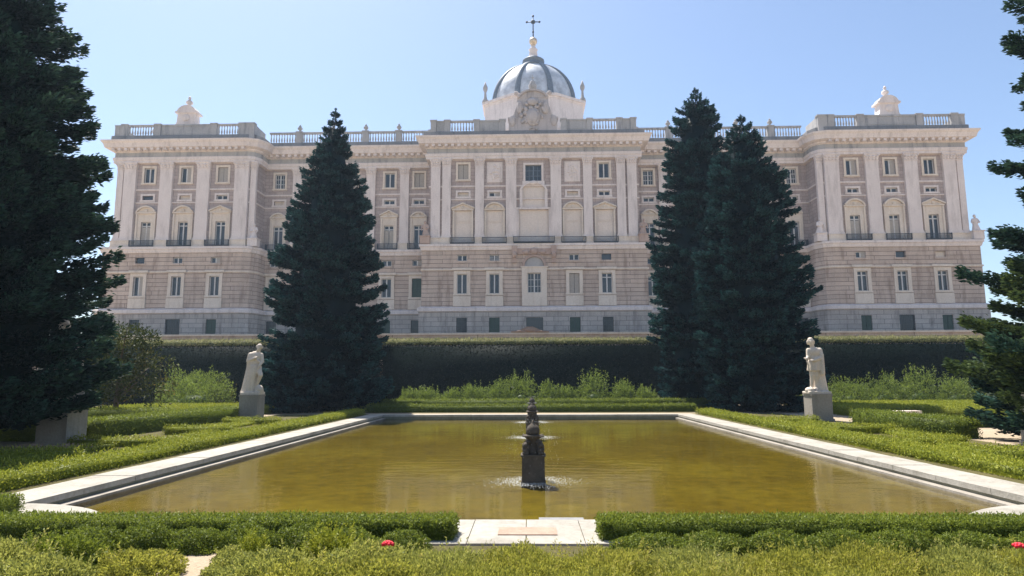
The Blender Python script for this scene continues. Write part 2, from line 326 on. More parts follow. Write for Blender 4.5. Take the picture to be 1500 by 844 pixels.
def conifer(loc, H, prof, n_br, dens, tuft, mat, seed, lean=(0, 0), gap=0.0, droop=0.22, zmin=0.1, ztop=1.0, name='fir_tree'):
    """prof: [(fraction of height from the ground, radius)]"""
    r = np.random.default_rng(seed); root = empty(name, loc)
    ph = np.array([p[0] for p in prof]); pr = np.array([p[1] for p in prof])
    t = MB(); k = 10
    for i in range(k):
        a, b = i/k, (i+1)/k
        t.tube((lean[0]*a, lean[1]*a, H*a), (lean[0]*b, lean[1]*b, H*b*0.985+0.02), max(0.03, H*0.017*(1-a)), max(0.015, H*0.017*(1-b)), 10)
    QP, QD, QL, QV = [], [], [], []
    zz = zmin/H+(ztop-zmin/H)*np.sort(r.random(n_br))
    # bunch branches into whorls
    wh = np.round(zz*H/0.62)*0.62/H; zz = wh*0.72+zz*0.28; zz = np.clip(zz, zmin/H, 0.995)
    az0 = r.random(n_br)*2*math.pi
    for i in range(n_br):
        z = zz[i]; Rm = np.interp(z, ph, pr); ln = Rm*(0.80+0.22*r.random())*(1+0.06*math.sin(az0[i]*3+z*21)+0.05*math.sin(z*47+seed))
        if r.random() < gap: ln *= 0.55
        if ln < 0.12: ln = 0.12
        dirx, diry = math.cos(az0[i]), math.sin(az0[i]); m = int(dens*ln*(0.6+0.35*ln))+12
        s = r.random(m)**0.62; w = 0.36*ln*np.sqrt(s)*(1.12-s)+0.05
        lat = (r.random(m)*2-1)*w; thick = r.normal(size=m)*0.075*(0.6+ln*0.14)
        rise = -droop*ln*np.sin(s*math.pi*0.62)+0.14*ln*s**2+0.10*ln*(1-z)*0+thick-np.abs(lat)*0.18
        if z > 0.8: rise += (z-0.8)*2.2*ln*s
        x = dirx*ln*s-diry*lat+lean[0]*z; y = diry*ln*s+dirx*lat+lean[1]*z
        QP.append(np.c_[x, y, z*H+rise])
        la = np.sign(lat)*(0.75-0.35*s); d = np.c_[dirx-diry*la, diry+dirx*la, 0.05+0.35*s*0.6-0.3*(1-s)]
        QD.append(d+r.normal(size=(m, 3))*0.28); QL.append(tuft*(0.7+0.6*r.random(m))*(0.75+0.35*min(1, ln/3)))
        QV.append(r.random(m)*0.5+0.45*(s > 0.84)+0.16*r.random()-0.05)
        if ln > 0.9:
            p0 = Vector((lean[0]*z, lean[1]*z, z*H)); p1 = p0+Vector((dirx*ln*0.5, diry*ln*0.5, -droop*ln*0.75*0.9))
            t.tube(p0, p1, 0.012*ln+0.01, 0.006*ln, 4)
    # leader
    m = 60; s = r.random(m); QP.append(np.c_[lean[0]+r.normal(size=m)*0.03, lean[1]+r.normal(size=m)*0.03, H*0.965+s*H*0.04]); QD.append(np.c_[r.normal(size=m)*0.6, r.normal(size=m)*0.6, np.ones(m)]); QL.append(np.full(m, tuft*0.8)); QV.append(np.full(m, 0.6))
    P = np.concatenate(QP); P[:, 2] = np.maximum(P[:, 2], 0.05+r.random(len(P))*0.2)
    ln = np.concatenate(QL); q = blades(P, np.concatenate(QD), ln, ln*0.42, r)
    core = MB(); cp = [(np.interp(f, ph, pr)*0.5, f*H) for f in np.linspace(max(0.03, zmin/H*1.3), 0.93, 9)]
    core.lathe((0, 0, 0), cp, 10, sm=False)
    core.v = [(x+lean[0]*z/H, y+lean[1]*z/H, z) for x, y, z in core.v]
    t.link('trunk', M['bark'], root, loc)
    me = np_mesh('crown', q, np.clip(np.concatenate(QV), 0, 1), core); link('crown', me, [mat, mat], root, loc)
    return root

# ------------------------------------------------------------------ camera
Fpx, PITCH, YAW, ROLL, CX, HC = 971., .1366, -.02557, -.003838, -.936, 2.2
def ray(u, v):
    a, b = u-750, v-422; cr, sr = math.cos(ROLL), math.sin(ROLL); a, b = a*cr+b*sr, -a*sr+b*cr
    x, yy, z_ = a/Fpx, 1., -b/Fpx; cp, sp = math.cos(PITCH), math.sin(PITCH); y = yy*cp-z_*sp; z = yy*sp+z_*cp
    c, s = math.cos(YAW), math.sin(YAW); return Vector((x*c+y*s, -x*s+y*c, z))
fw = ray(750, 422).normalized(); rt = (ray(751, 422)-ray(749, 422)).normalized(); up = rt.cross(fw)
cam = bpy.data.cameras.new('camera'); co = bpy.data.objects.new('camera', cam); COL.objects.link(co); sc.camera = co
cam.lens = 36*Fpx/1500; cam.sensor_width = 36; cam.clip_end = 5000; cam.clip_start = 0.1
co.matrix_world = Matrix(((rt.x, up.x, -fw.x, CX), (rt.y, up.y, -fw.y, 0), (rt.z, up.z, -fw.z, HC), (0, 0, 0, 1)))

# ------------------------------------------------------------------ light
SUN_EL, SUN_AZ = 61.0, -33.0          # azimuth from +Y towards +X
w = bpy.data.worlds.new('World'); sc.world = w; w.use_nodes = True; nt = w.node_tree; bg = nt.nodes['Background']
sky = nt.nodes.new('ShaderNodeTexSky'); sky.sky_type = 'NISHITA'; sky.sun_disc = False; sky.sun_elevation = R(SUN_EL); sky.sun_rotation = R(SUN_AZ)
sky.altitude = 600; sky.air_density = 1.0; sky.dust_density = 1.6; sky.ozone_density = 2.0
L(nt, sky.outputs[0], bg.inputs[0]); bg.inputs[1].default_value = 0.094
sd = Vector((math.sin(R(SUN_AZ))*math.cos(R(SUN_EL)), math.cos(R(SUN_AZ))*math.cos(R(SUN_EL)), math.sin(R(SUN_EL))))
sl = bpy.data.lights.new('sun', 'SUN'); sl.energy = 5.0; sl.angle = R(0.53); sl.color = (1, 0.95, 0.86)
so = bpy.data.objects.new('sun', sl); COL.objects.link(so); so.rotation_euler = sd.to_track_quat('Z', 'Y').to_euler(); so.location = (-40, 60, 80)
vs = sc.view_settings; vs.view_transform = 'Standard'; vs.look = 'None'; vs.gamma = 1; vs.exposure = 1.05; vs.use_curve_mapping = False
sc.cycles.max_bounces = 6; sc.cycles.transparent_max_bounces = 8; sc.cycles.diffuse_bounces = 3; sc.cycles.glossy_bounces = 3; sc.cycles.transmission_bounces = 4
sc.cycles.use_denoising = True

# ------------------------------------------------------------------ ground, terrace, pool
def sheet(name, x0, x1, y0, y1, z, mat):
    m = MB(); m.add([(x0, y0, z), (x1, y0, z), (x1, y1, z), (x0, y1, z)], [(0, 1, 2, 3)]); return tag(m.link(name, mat), kind='structure')
PX0, PX1, PY0, PY1 = -11.1, 9.2, 10.5, 42.5        # outer edge of the pool coping
WZ = -0.22
g = MB(); X = [-2500, PX0+.3, PX1-.3, 2500]; Y = [-2500, PY0+.1, PY1-.3, 2500]
for i in range(3):
    for j in range(3):
        if (i, j) != (1, 1): g.add([(X[i], Y[j], -0.01), (X[i+1], Y[j], -0.01), (X[i+1], Y[j+1], -0.01), (X[i], Y[j+1], -0.01)], [(0, 1, 2, 3)])
tag(g.link('ground', M['gravel']), kind='structure')
sheet('planting_bed', -11.35, -10.0, 4, PY0-.1, 0.0, M['bed']) if False else None
tb = MB(); tb.prism([(70.0, -1), (70.0, 6.75), (109, 9.35), (900, 9.35), (900, -1)], -180, 180)   # outline in YZ, length along X
tb.v = [(y, x, z) for x, y, z in tb.v]
tag(tb.link('terrace', M['gravel']), kind='structure')
# pool
tag((lambda m: (m.box((PX0+.4, PY0+.1, -1.0), (PX1-.4, PY1-.3, -0.32)), m.link('pool_floor', M['poolfloor']))[1])(MB()), kind='structure')
wm = MB(); wm.add([(PX0+.9, PY0+.2, WZ), (PX1-.9, PY0+.2, WZ), (PX1-.9, PY1-1.1, WZ), (PX0+.9, PY1-1.1, WZ)], [(0, 1, 2, 3)])
tag(wm.link('water', M['water']), kind='structure')
pc = empty('pool_coping', ((PX0+PX1)/2, PY0, 0))
def slabs(a0, a1, n, f):                            # worn slabs with open joints
    for i in range(n):
        u0 = a0+(a1-a0)*i/n+0.008; u1 = a0+(a1-a0)*(i+1)/n-0.008; f(u0, u1, random.uniform(-0.006, 0.006))
m = MB(); slabs(PY0+1.5, PY1, 17, lambda a, b, e: m.box((PX0, a, -0.1), (PX0+1.02, b, 0.02+e))); m.link('edge_slab', M['coping'], pc)
m = MB(); slabs(PY0+1.5, PY1, 17, lambda a, b, e: m.box((PX1-1.02, a, -0.1), (PX1, b, 0.02+e))); m.link('edge_slab', M['coping'], pc)
m = MB(); slabs(PX0+1.03, PX1-1.03, 10, lambda a, b, e: m.box((a, PY1-.8, -0.1), (b, PY1, 0.02+e))); m.link('edge_slab', M['coping'], pc)
m = MB(); m.box((PX0+.02, PY0, -1), (PX0+.98, PY1-.05, -0.102)); m.box((PX1-.98, PY0, -1), (PX1-.02, PY1-.05, -0.102)); m.box((PX0+.985, PY1-.76, -1), (PX1-.985, PY1-.05, -0.102))
m.link('basin_wall', M['copingface'], pc)
for a_, b_ in ((PX0+.985, PX0+1.2), (PX1-1.2, PX1-.985)): m = MB(); m.box((a_, PY0+1.2, -1), (b_, PY1-.77, -0.17)); m.link('inner_ledge', M['pedestal'], pc)
m = MB(); m.box((PX0+1.3, PY0, -1), (PX1-1.3, PY0+.35, -0.13)); m.link('near_edge', M['pedestal'], pc)
tag(pc, 'long white stone coping framing the rectangular ochre pool', 'pool edge')
def disc(cx, cy, r, label):
    m = MB(); m.lathe((cx, cy, -1), [(r-.03, 0), (r-.03, 0.86), (r, 0.87), (r, 0.985), (r-.02, 1.0)], 64, sm=False)
    return tag(m.link('corner_platform', M['coping']), label, 'stone platform', 'round platforms at the near pool corners')
disc(-10.25, 9.25, 3.0, 'round white stone platform at the near pool corner beside the big near fir')
disc(8.35, 9.25, 3.05, 'round white stone platform at the near right corner of the pool')
pf = empty('stone_platform', (-1, 9.9, 0))
m = MB()
for i in range(4): m.box((-2.6+i*0.8+.006, 9.25, -0.3), (-1.8+i*0.8-.006, 10.78, 0.02+random.uniform(-.003, .003)))
m.link('paving_slab', M['coping'], pf)
m = MB(); m.box((-1.40, 9.72, 0.0), (-0.56, 10.18, 0.034)); m.link('worn_slab', M['plaque'], pf)
m = MB(); m.box((-0.80, 10.79, -0.6), (-0.08, 11.2, -0.03)); m.link('step', M['soot'], pf)
tag(pf, 'pale stone viewing platform with pinkish worn slab between the two near hedges', 'platform')

# fountains
def fountain(x, y, label):
    f = empty('fountain', (x, y, WZ)); z = WZ
    m = MB(); m.box((x-.275, y-.275, z-.3), (x+.275, y+.275, z+.60), 0.008); m.box((x-.295, y-.295, z+.602), (x+.295, y+.295, z+.64)); m.box((x-.29, y-.29, z-.3), (x+.29, y+.29, z+.04)); m.link('plinth', M['darkstone'], f)
    m = MB()
    for sx in (-1, 1):
        for sy in (-1, 1):      # four dolphins with heads down at the corners, tails rising
            pts = [(.20, .07, .085), (.24, .18, .07), (.18, .28, .06), (.10, .34, .05), (.12, .40, .045), (.20, .44, .03)]
            for (a, za, ra), (b, zb, rb) in zip(pts, pts[1:]): m.tube((x+sx*a*.85, y+sy*a*.85, z+.62+za), (x+sx*b*.85, y+sy*b*.85, z+.62+zb), ra, rb, 9)
            m.ell((x+sx*.18, y+sy*.18, z+.68), (.08, .09, .07)); m.ell((x+sx*.21, y+sy*.21, z+1.07), (.06, .05, .02))
    m.lathe((x, y, z+.63), [(.2, 0), (.14, .12), (.1, .25), (.15, .36), (.22, .42), (.23, .45), (.12, .47)], 20)
    m.link('dolphin_carving', M['darkstone'], f)
    m = MB(); m.lathe((x, y, z+1.08), [(.05, 0), (.15, .03), (.165, .09), (.16, .15), (.12, .22), (.06, .26), (.035, .3), (.02, .36)], 20); m.link('ball_finial', M['darkstone'], f)
    # water: thin bell of drops falling from the finial and a broken ring of foam at the base
    n = 260; r = np.random.default_rng(int(y)); th = r.random(n)*6.283; s = r.random(n)
    rad = 0.1+0.75*s*(0.8+0.3*r.random(n)); zz = 1.42+0.25*s-1.75*s**2
    P = np.c_[x+rad*np.cos(th), y+rad*np.sin(th), np.clip(z+zz*(0.97+0.05*r.random(n)), z+.01, None)]
    D = np.c_[np.cos(th)*.4, np.sin(th)*.4, 0.3-2.2*s]; q = blades(P-np.array([x, y, z]), D, np.full(n, .03), np.full(n, .008), r)
    me = np_mesh('water_spray', q, np.full(n, .5)); link('water_spray', me, M['foam'], f, (x, y, z))['kind'] = 'stuff'
    n = 2600; th = r.random(n)*6.283; rad = 0.36+np.abs(r.normal(size=n))*0.38; P = np.c_[rad*np.cos(th), rad*np.sin(th)*0.9, 0.004+0.02*r.random(n)*np.exp(-rad)]
    D = np.c_[r.normal(size=n)*2.0, r.normal(size=n)*.6, r.normal(size=n)*0.1]; q = blades(P, D, .012+.03*r.random(n), np.full(n, .011), r)
    me = np_mesh('splash_foam', q, np.full(n, .5)); link('splash_foam', me, M['foam'], f, (x, y, z))['kind'] = 'stuff'
    return tag(f, label, 'fountain', 'dark fountains in a line along the pool')
fountain(-0.86, 16.3, 'dark square stone fountain nearest the viewing platform, standing in white splash')
fountain(-0.83, 28.3, 'middle dark fountain of the row along the pool axis')
fountain(-0.80, 38.2, 'farthest dark fountain, close to the far pool edge')

# ------------------------------------------------------------------ statues
def remeshed(mb, name, voxel, it=4):
    me = mb.mesh(name+'_raw'); o = bpy.data.objects.new('tmp', me); COL.objects.link(o)
    rm = o.modifiers.new('r', 'REMESH'); rm.mode = 'VOXEL'; rm.voxel_size = voxel; rm.use_smooth_shade = True
    sm = o.modifiers.new('s', 'SMOOTH'); sm.iterations = it; sm.factor = 0.5
    dg = bpy.context.evaluated_depsgraph_get(); out = bpy.data.meshes.new_from_object(o.evaluated_get(dg), depsgraph=dg); out.name = name
    bpy.data.objects.remove(o); out.materials.clear(); return out
def cap(m, p0, p1, r0, r1):
    m.tube(p0, p1, r0, r1, 12); m.ell(p0, (r0, r0, r0), 12, 8); m.ell(p1, (r1, r1, r1), 12, 8)
def drape(m, rings, folds, depth, n=56, ph=0.0):
    """rings: (cx, cy, z, rx, ry) from top to bottom; folds deepen downwards"""
    vs = []; K = len(rings)
    for j, (cx, cy, z, rx, ry) in enumerate(rings):
        t = j/(K-1)
        for i in range(n):
            a = 2*math.pi*i/n; d = 1+depth*(0.25+t)*(math.sin(folds*a+ph+t*1.5)+0.5*math.sin(folds*1.9*a+1+ph-t))
            vs.append((cx+rx*d*math.cos(a), cy+ry*d*math.sin(a), z))
    fs = [(j*n+i, j*n+(i+1) % n, (j+1)*n+(i+1) % n, (j+1)*n+i) for j in range(K-1) for i in range(n)]
    fs += [tuple(range(n))[::-1], tuple((K-1)*n+i for i in range(n))]; m.add(vs, fs, True)
def head(m, c, tilt, hair):
    rot = Matrix.Rotation(tilt[1], 3, 'Y') @ Matrix.Rotation(tilt[0], 3, 'X') @ Matrix.Rotation(tilt[2], 3, 'Z'); C0 = Vector(c)
    P = lambda x, y, z: C0+rot @ (Vector((x, y, z))*.98)
    m.ell(P(0, 0.01, .03), (.118, .145, .155), rot=rot); m.ell(P(0, -.04, -.06), (.088, .105, .105), rot=rot)
    m.ell(P(0, -.165, -.02), (.024, .038, .05), rot=rot)                            # nose
    for s in (-1, 1): m.ell(P(s*.052, -.148, .035), (.035, .02, .014), rot=rot); m.ell(P(s*.14, .01, -.01), (.022, .035, .05), rot=rot)
    m.ell(P(0, -.148, -.085), (.042, .02, .014), rot=rot); m.ell(P(0, -.13, -.14), (.05, .04, .04), rot=rot)
    m.ell(P(0, .04, .09), (.13, .15, .11), rot=rot)                              # hair
    for k in range(9):
        a = math.pi*(0.05+0.9*k/8); m.ell(P(math.cos(a)*.15, .05+.06*math.sin(a), .02-hair*.5), (.042, .06, .05+hair*.5), rot=rot)
def hand(m, c, d, s=1.0):
    c = Vector(c); d = Vector(d).normalized(); u = d.orthogonal().normalized(); v = d.cross(u)
    m.ell(c, (.055*s, .05*s, .05*s)); 
    for k in range(4):
        b = c+u*(k-1.5)*.028*s+d*.04*s; e = b+d*(.07+.012*(1.5-abs(k-1.5)))*s; cap(m, b, e, .017*s, .014*s); cap(m, e, e+(d*.5+v*.8).normalized()*.045*s, .014*s, .011*s)
    cap(m, c-u*.05*s, c-u*.075*s+v*.04*s+d*.05*s, .018*s, .013*s)
def statue(x, y, kind, label, ped_w=1.04):
    s = empty('stone_statue', (x, y, 0)); h = ped_w/2
    m = MB(); m.box((x-h, y-h, 0), (x+h, y+h, 1.28)); m.box((x-h-.05, y-h-.05, 0.003), (x+h+.05, y+h+.05, .12)); m.box((x-h-.03, y-h-.03, 1.282), (x+h+.03, y+h+.03, 1.38)); m.link('pedestal', M['pedestal'], s)
    m = MB()
    if kind == 0:      # leaning, head bowed, long cloak, bare knee forward
        m.box((-.5, -.42, 0), (.52, .42, .14)); m.ell((.40, -.1, .28), (.2, .22, .24)); m.ell((.3, .1, .2), (.25, .25, .2))
        head(m, (.28, -.09, 2.50), (.45, .35, .2), .03); cap(m, (.20, 0, 2.25), (.27, -.05, 2.47), .11, .09)
        m.ell((.08, 0, 2.02), (.35, .22, .30)); m.ell((.14, 0, 1.72), (.28, .2, .34)); m.ell((.16, 0, 1.42), (.28, .22, .26))
        cap(m, (-.20, 0, 2.12), (-.27, -.08, 1.78), .13, .11); cap(m, (-.27, -.08, 1.78), (.14, -.26, 1.93), .1, .065); hand(m, (.18, -.27, 1.96), (1, -.1, .5))
        cap(m, (.38, 0, 2.10), (.47, -.05, 1.75), .12, .1); cap(m, (.47, -.05, 1.75), (.42, -.28, 1.52), .09, .065); hand(m, (.41, -.30, 1.47), (-.2, -.3, -1))
        cap(m, (.27, -.05, 1.35), (.50, -.26, 1.02), .17, .12); cap(m, (.50, -.26, 1.02), (.26, -.12, .48), .115, .07); cap(m, (.26, -.12, .40), (.30, -.32, .19), .07, .055)
        drape(m, [(.02, .06, 2.2, .26, .2), (-.06, .06, 1.9, .34, .25), (-.04, .08, 1.5, .36, .27), (-.10, .08, 1.1, .36, .28), (-.16, .06, .7, .36, .30), (-.20, .04, .3, .38, .33), (-.22, .02, .1, .42, .36)], 9, .055)
        drape(m, [(.10, -.05, 1.55, .26, .22), (.08, -.1, 1.2, .26, .22), (.02, -.1, .8, .22, .22), (-.02, -.1, .35, .22, .22), (0, -.1, .12, .24, .24)], 7, .07, ph=1)
        cap(m, (-.1, -.1, 2.15), (.35, -.2, 1.75), .07, .07)
    elif kind == 1:    # upright, long hair, cloak falling behind to the ground, hand held out
        m.box((-.56, -.42, 0), (.52, .42, .12)); m.ell((-.40, -.1, .18), (.2, .3, .15)); m.ell((-.1, .1, .15), (.35, .3, .14))
        head(m, (-.19, -.06, 2.56), (.1, -.12, -.35), .14); cap(m, (-.08, 0, 2.22), (-.15, -.02, 2.45), .11, .09)
        m.ell((-.04, 0, 2.02), (.36, .22, .27)); m.ell((-.05, 0, 1.72), (.27, .2, .34)); m.ell((-.06, 0, 1.42), (.27, .2, .24))
        cap(m, (-.30, -.02, 2.12), (-.36, -.08, 1.80), .12, .1); cap(m, (-.36, -.08, 1.80), (-.52, -.28, 1.70), .095, .06); hand(m, (-.57, -.31, 1.70), (-1, -.5, .1))
        cap(m, (.24, -.02, 2.12), (.27, -.12, 1.76), .13, .11); cap(m, (.27, -.12, 1.76), (-.18, -.30, 1.62), .1, .065); hand(m, (-.24, -.31, 1.61), (-1, -.1, .1))
        cap(m, (-.20, -.02, 1.40), (-.24, -.10, .88), .16, .115); cap(m, (-.24, -.10, .88), (-.28, -.04, .36), .105, .065); cap(m, (-.28, -.06, .28), (-.34, -.27, .2), .075, .055)
        cap(m, (.03, 0, 1.40), (-.03, -.12, .88), .16, .115); cap(m, (-.03, -.12, .88), (-.06, 0, .34), .105, .065); cap(m, (-.06, -.04, .27), (-.1, -.25, .18), .075, .055)
        drape(m, [(-.06, -.02, 1.62, .29, .22), (-.08, -.03, 1.4, .32, .25), (-.09, -.04, 1.12, .34, .27)], 8, .07)
        drape(m, [(.03, .08, 2.24, .24, .16), (.08, .1, 1.9, .32, .2), (.10, .12, 1.5, .30, .22), (.13, .12, 1.1, .31, .24), (.16, .12, .7, .33, .26), (.18, .1, .3, .35, .3), (.19, .08, .08, .38, .33)], 8, .06, ph=.6)
        cap(m, (-.54, -.32, 1.62), (-.40, -.26, 1.1), .035, .03); cap(m, (.28, -.15, 1.9), (.24, -.2, 1.0), .09, .12)
    me = remeshed(m, 'figure', 0.022, 3); me.transform(Matrix.Scale(1.07, 4)); link('figure', me, M['statue'], s, (x, y, 1.38))
    return tag(s, label, 'statue', 'stone statues of kings on grey pedestals')
statue(-16.75, 37.9, 0, 'pale stone statue with bowed head and bent knee, beside the single fir')
statue(14.15, 35.6, 1, 'pale stone statue in long cloak with hand held out, in front of the paired firs')
statue(-17.0, 22.8, 1, 'pale statue on grey pedestal half hidden under the big near fir on the left')
statue(15.9, 22.4, 0, 'pale statue under the fir boughs at the right edge, on a grey pedestal')

# ------------------------------------------------------------------ palace
PAL = empty('palace', (0, 111, 9.35)); tag(PAL, 'wide pale stone royal palace with pilasters, balustraded roof and slate dome', 'palace')
PATH = [(-73, 165), (-73, 111), (-50, 111), (-49.2, 111.3), (-48.7, 112.2), (-48.6, 115.5), (-18, 115.5), (-18, 111), (18, 111), (18, 115.5), (48.6, 115.5), (48.7, 112.2), (49.2, 111.3), (50, 111), (73, 111), (73, 165)]
def offset(path, o):
    out = []; n = len(path)
    def nrm(a, b):
        d = Vector((b[0]-a[0], b[1]-a[1])); d.normalize(); return Vector((d.y, -d.x))
    for i, p in enumerate(path):
        ns = []
        if i: ns.append(nrm(path[i-1], p))
        if i < n-1: ns.append(nrm(p, path[i+1]))
        if len(ns) == 1: q = Vector(p)+ns[0]*o
        else:
            b = (ns[0]+ns[1]).normalized(); q = Vector(p)+b*(o/max(0.3, b.dot(ns[0])))
        out.append((q.x, q.y))
    return out
def sweep(name, prof, mat, path=PATH, parent=PAL):
    m = MB(); rings = [[(x, y, z) for x, y in offset(path, o)] for o, z in prof]; n = len(path)
    for a, b in zip(rings, rings[1:]): m.add(a+b, [(i, i+1, n+i+1, n+i) for i in range(n-1)])
    return m.link(name, mat, parent)
def wall(m, p0, p1, z0, z1, ops, dep=0.45):
    """wall from p0 to p1 with openings (u0,u1,za,zb) that have reveals"""
    p0 = Vector(p0); p1 = Vector(p1); Ln = (p1-p0).length; d = (p1-p0)/Ln; inn = Vector((-d.y, d.x))
    us = sorted({0, Ln} | {u for o in ops for u in o[:2]}); zs = sorted({z0, z1} | {z for o in ops for z in o[2:]})
    P = lambda u, z, k=0: (p0.x+d.x*u+inn.x*k, p0.y+d.y*u+inn.y*k, z)
    for i in range(len(us)-1):
        for j in range(len(zs)-1):
            uc, zc = (us[i]+us[i+1])/2, (zs[j]+zs[j+1])/2
            if any(o[0] < uc < o[1] and o[2] < zc < o[3] for o in ops): continue
            m.add([P(us[i], zs[j]), P(us[i+1], zs[j]), P(us[i+1], zs[j+1]), P(us[i], zs[j+1])], [(0, 1, 2, 3)])
    for a, b, za, zb in ops:
        c = [(a, za), (b, za), (b, zb), (a, zb)]
        for k in range(4):
            q, r2 = c[k], c[(k+1) % 4]; m.add([P(*q), P(*r2), P(*r2, dep), P(*q, dep)], [(0, 1, 2, 3)])
WING = [54.3, 60.85, 67.4]; CEN = [6.7, 12.15]; REC = [20.55, 25.9, 32.6, 39.3, 45.9]
cols = [(s*x, 111.0, 'w', k) for s in (-1, 1) for k, x in enumerate(WING)]+[(s*x, 111.0, 'c', k) for s in (-1, 1) for k, x in enumerate(CEN)]+[(0, 111.0, 'm', 0)]+[(s*x, 115.5, 'r', k) for s in (-1, 1) for k, x in enumerate(REC)]
O_R, O_P = 1.0, 1.35      # offsets of the banded storey and of the plinth
def zone(name, off, z0, z1, rows, mat):
    """rows: function(col) -> list of (half width, za, zb)"""
    m = MB(); path = offset(PATH, off)
    for a, b in zip(path, path[1:]):
        ops = []
        if abs(a[1]-b[1]) < 1e-6:
            for (x, y, k, i) in cols:
                if abs((y-off)-a[1]) < 0.05 and a[0] < x < b[0]:
                    ops += [(x-a[0]-hw, x-a[0]+hw, za, zb) for hw, za, zb in rows(x, k, i)]
        wall(m, a, b, z0, z1, ops)
    return m.link(name, mat, PAL)
def r_pl(x, k, i):
    if k == 'm': return [(1.4, 9.36, 12.35)]
    if (x < 0 and k == 'w' and i == 1) or (x > 0 and k == 'w' and i == 1): return [(1.25, 9.36, 12.4)]
    return [(0.88, 9.9, 12.35)]
def r_ru(x, k, i):
    if k == 'm': return [(1.12, 16.5, 19.85)]
    return [(0.85, 16.4, 19.75), (0.82, 21.98, 23.02)]
def r_up(x, k, i):
    if k == 'm': return [(1.4, 36.1, 38.95), (1.9, 31.2, 35.4), (2.55, 24.95, 31.0)]
    o = [(0.95, 33.4, 34.2)]
    if k == 'c': o.append((1.6, 24.95, 30.9))
    else: o.append((0.85, 24.95, 29.5))
    if not (k == 'c' and i == 0): o.append((0.9, 36.5, 39.2))
    return o
zone('plinth_wall', O_P, 9.0, 13.35, r_pl, M['granite'])
zone('banded_wall', O_R, 13.3, 23.85, r_ru, M['rust'])
zone('upper_wall', 0.0, 23.8, 40.2, r_up, M['wallup'])
sweep('plinth_band', [(O_P, 13.3), (O_P+.25, 13.45), (O_P+.25, 14.0), (O_R+.05, 14.25), (O_R-.05, 14.25)], M['pale'])
sweep('storey_band', [(O_R-.05, 20.35), (O_R+.16, 20.4), (O_R+.16, 20.62), (O_R-.05, 20.68)], M['cream'])
sweep('balcony_cornice', [(O_R-.05, 23.75), (O_R+.18, 23.85), (O_R+.3, 24.4), (O_R+.45, 24.45), (O_R+.45, 24.85), (-.05, 24.95)], M['pale'])
sweep('mezzanine_band', [(-.05, 32.8), (.14, 32.82), (.14, 33.02), (-.05, 33.05)], M['pale'])
sweep('sill_band', [(-.05, 35.1), (.14, 35.12), (.14, 35.38), (-.05, 35.4)], M['pale'])
sweep('architrave', [(-.05, 39.95), (.62, 40.0), (.62, 40.45), (.72, 40.5), (.72, 41.0), (.5, 41.05)], M['pale'])
sweep('frieze', [(.5, 41.0), (.5, 42.0)], M['weather'])  # darker stone here paints in the shade under the cornice
sweep('cornice', [(.5, 41.9), (.8, 42.05), (.85, 42.3), (1.75, 42.5), (1.8, 42.75), (1.95, 43.2), (2.2, 43.5), (2.25, 43.75), (1.2, 43.95), (-3, 44.0)], M['pale'])
m = MB(); pth = offset(PATH, .9)          # dentil blocks under the cornice
for a, b in zip(pth, pth[1:]):
    if abs(a[1]-b[1]) < 1e-6:
        n = int((b[0]-a[0])/1.1)
        for k in range(n):
            x = a[0]+(b[0]-a[0])*(k+.5)/n; m.box((x-.26, a[1]-.72, 42.02), (x+.26, a[1]+.3, 42.44))
m.link('cornice_bracket_row', M['pale'], PAL)['kind'] = 'stuff'
m = MB(); q = offset(PATH, -.2); m.plan(q, 43.97, 44.1); m.link('roof', M['weather'], PAL)
sweep('parapet_base', [(1.0, 43.98), (1.07, 44.0), (1.07, 44.78), (1.0, 44.87), (.2, 44.89)], M['soot'])
# pilasters
def pil_mesh(w):
    m = MB(); h = w/2; dz = .5
    m.box((-h, -dz, 1.55), (h, .1, 14.0)); m.box((-h-.12, -dz-.12, 1.2), (h+.12, .1, 1.5)); m.box((-h-.06, -dz-.06, 1.52), (h+.06, .1, 1.72))
    return m.mesh('pilaster')
def cap_mesh(w):
    m = MB(); h = w/2
    m.add([(-h, -.5, 14), (h, -.5, 14), (h, .1, 14), (-h, .1, 14), (-h-.18, -.72, 15.0), (h+.18, -.72, 15.0), (h+.18, .1, 15.0), (-h-.18, .1, 15.0)], [(0, 1, 5, 4), (1, 2, 6, 5), (3, 0, 4, 7), (4, 5, 6, 7)])
    m.box((-h-.25, -.8, 15.0), (h+.25, .1, 15.2)); m.box((-h-.08, -.58, 13.86), (h+.08, .1, 14.0))
    for k in range(4):
        x = -h+w*(k+.5)/4; m.ell((x, -.56, 14.28), (w*.12, .12, .26), 8, 6); m.ell((x*1.05, -.68, 14.62), (w*.11, .12, .2), 8, 6)
    for s in (-1, 1): m.ell((s*(h+.08), -.75, 14.84), (.2, .13, .17), 10, 6)
    return m.mesh('capital')
def ped_mesh(w):
    m = MB(); h = w/2+.2; m.box((-h, -.8, .0), (h, .1, 1.05)); m.box((-h-.07, -.87, 1.052), (h+.07, .1, 1.19)); m.box((-h-.05, -.85, .003), (h+.05, .1, .18)); return m.mesh('pilaster_pedestal')
PM = {}
def pilaster(x, y, w):
    if w not in PM:
        o = link('pilaster', pil_mesh(w), M['pale'], PAL, (x, y, 24.95)); link('capital', cap_mesh(w), M['pale'], o, (x, y, 24.95)); link('pilaster_pedestal', ped_mesh(w), M['cream'], o, (x, y, 24.95)); PM[w] = o
    else: copy_tree(PM[w], (x, y, 24.95), PAL)
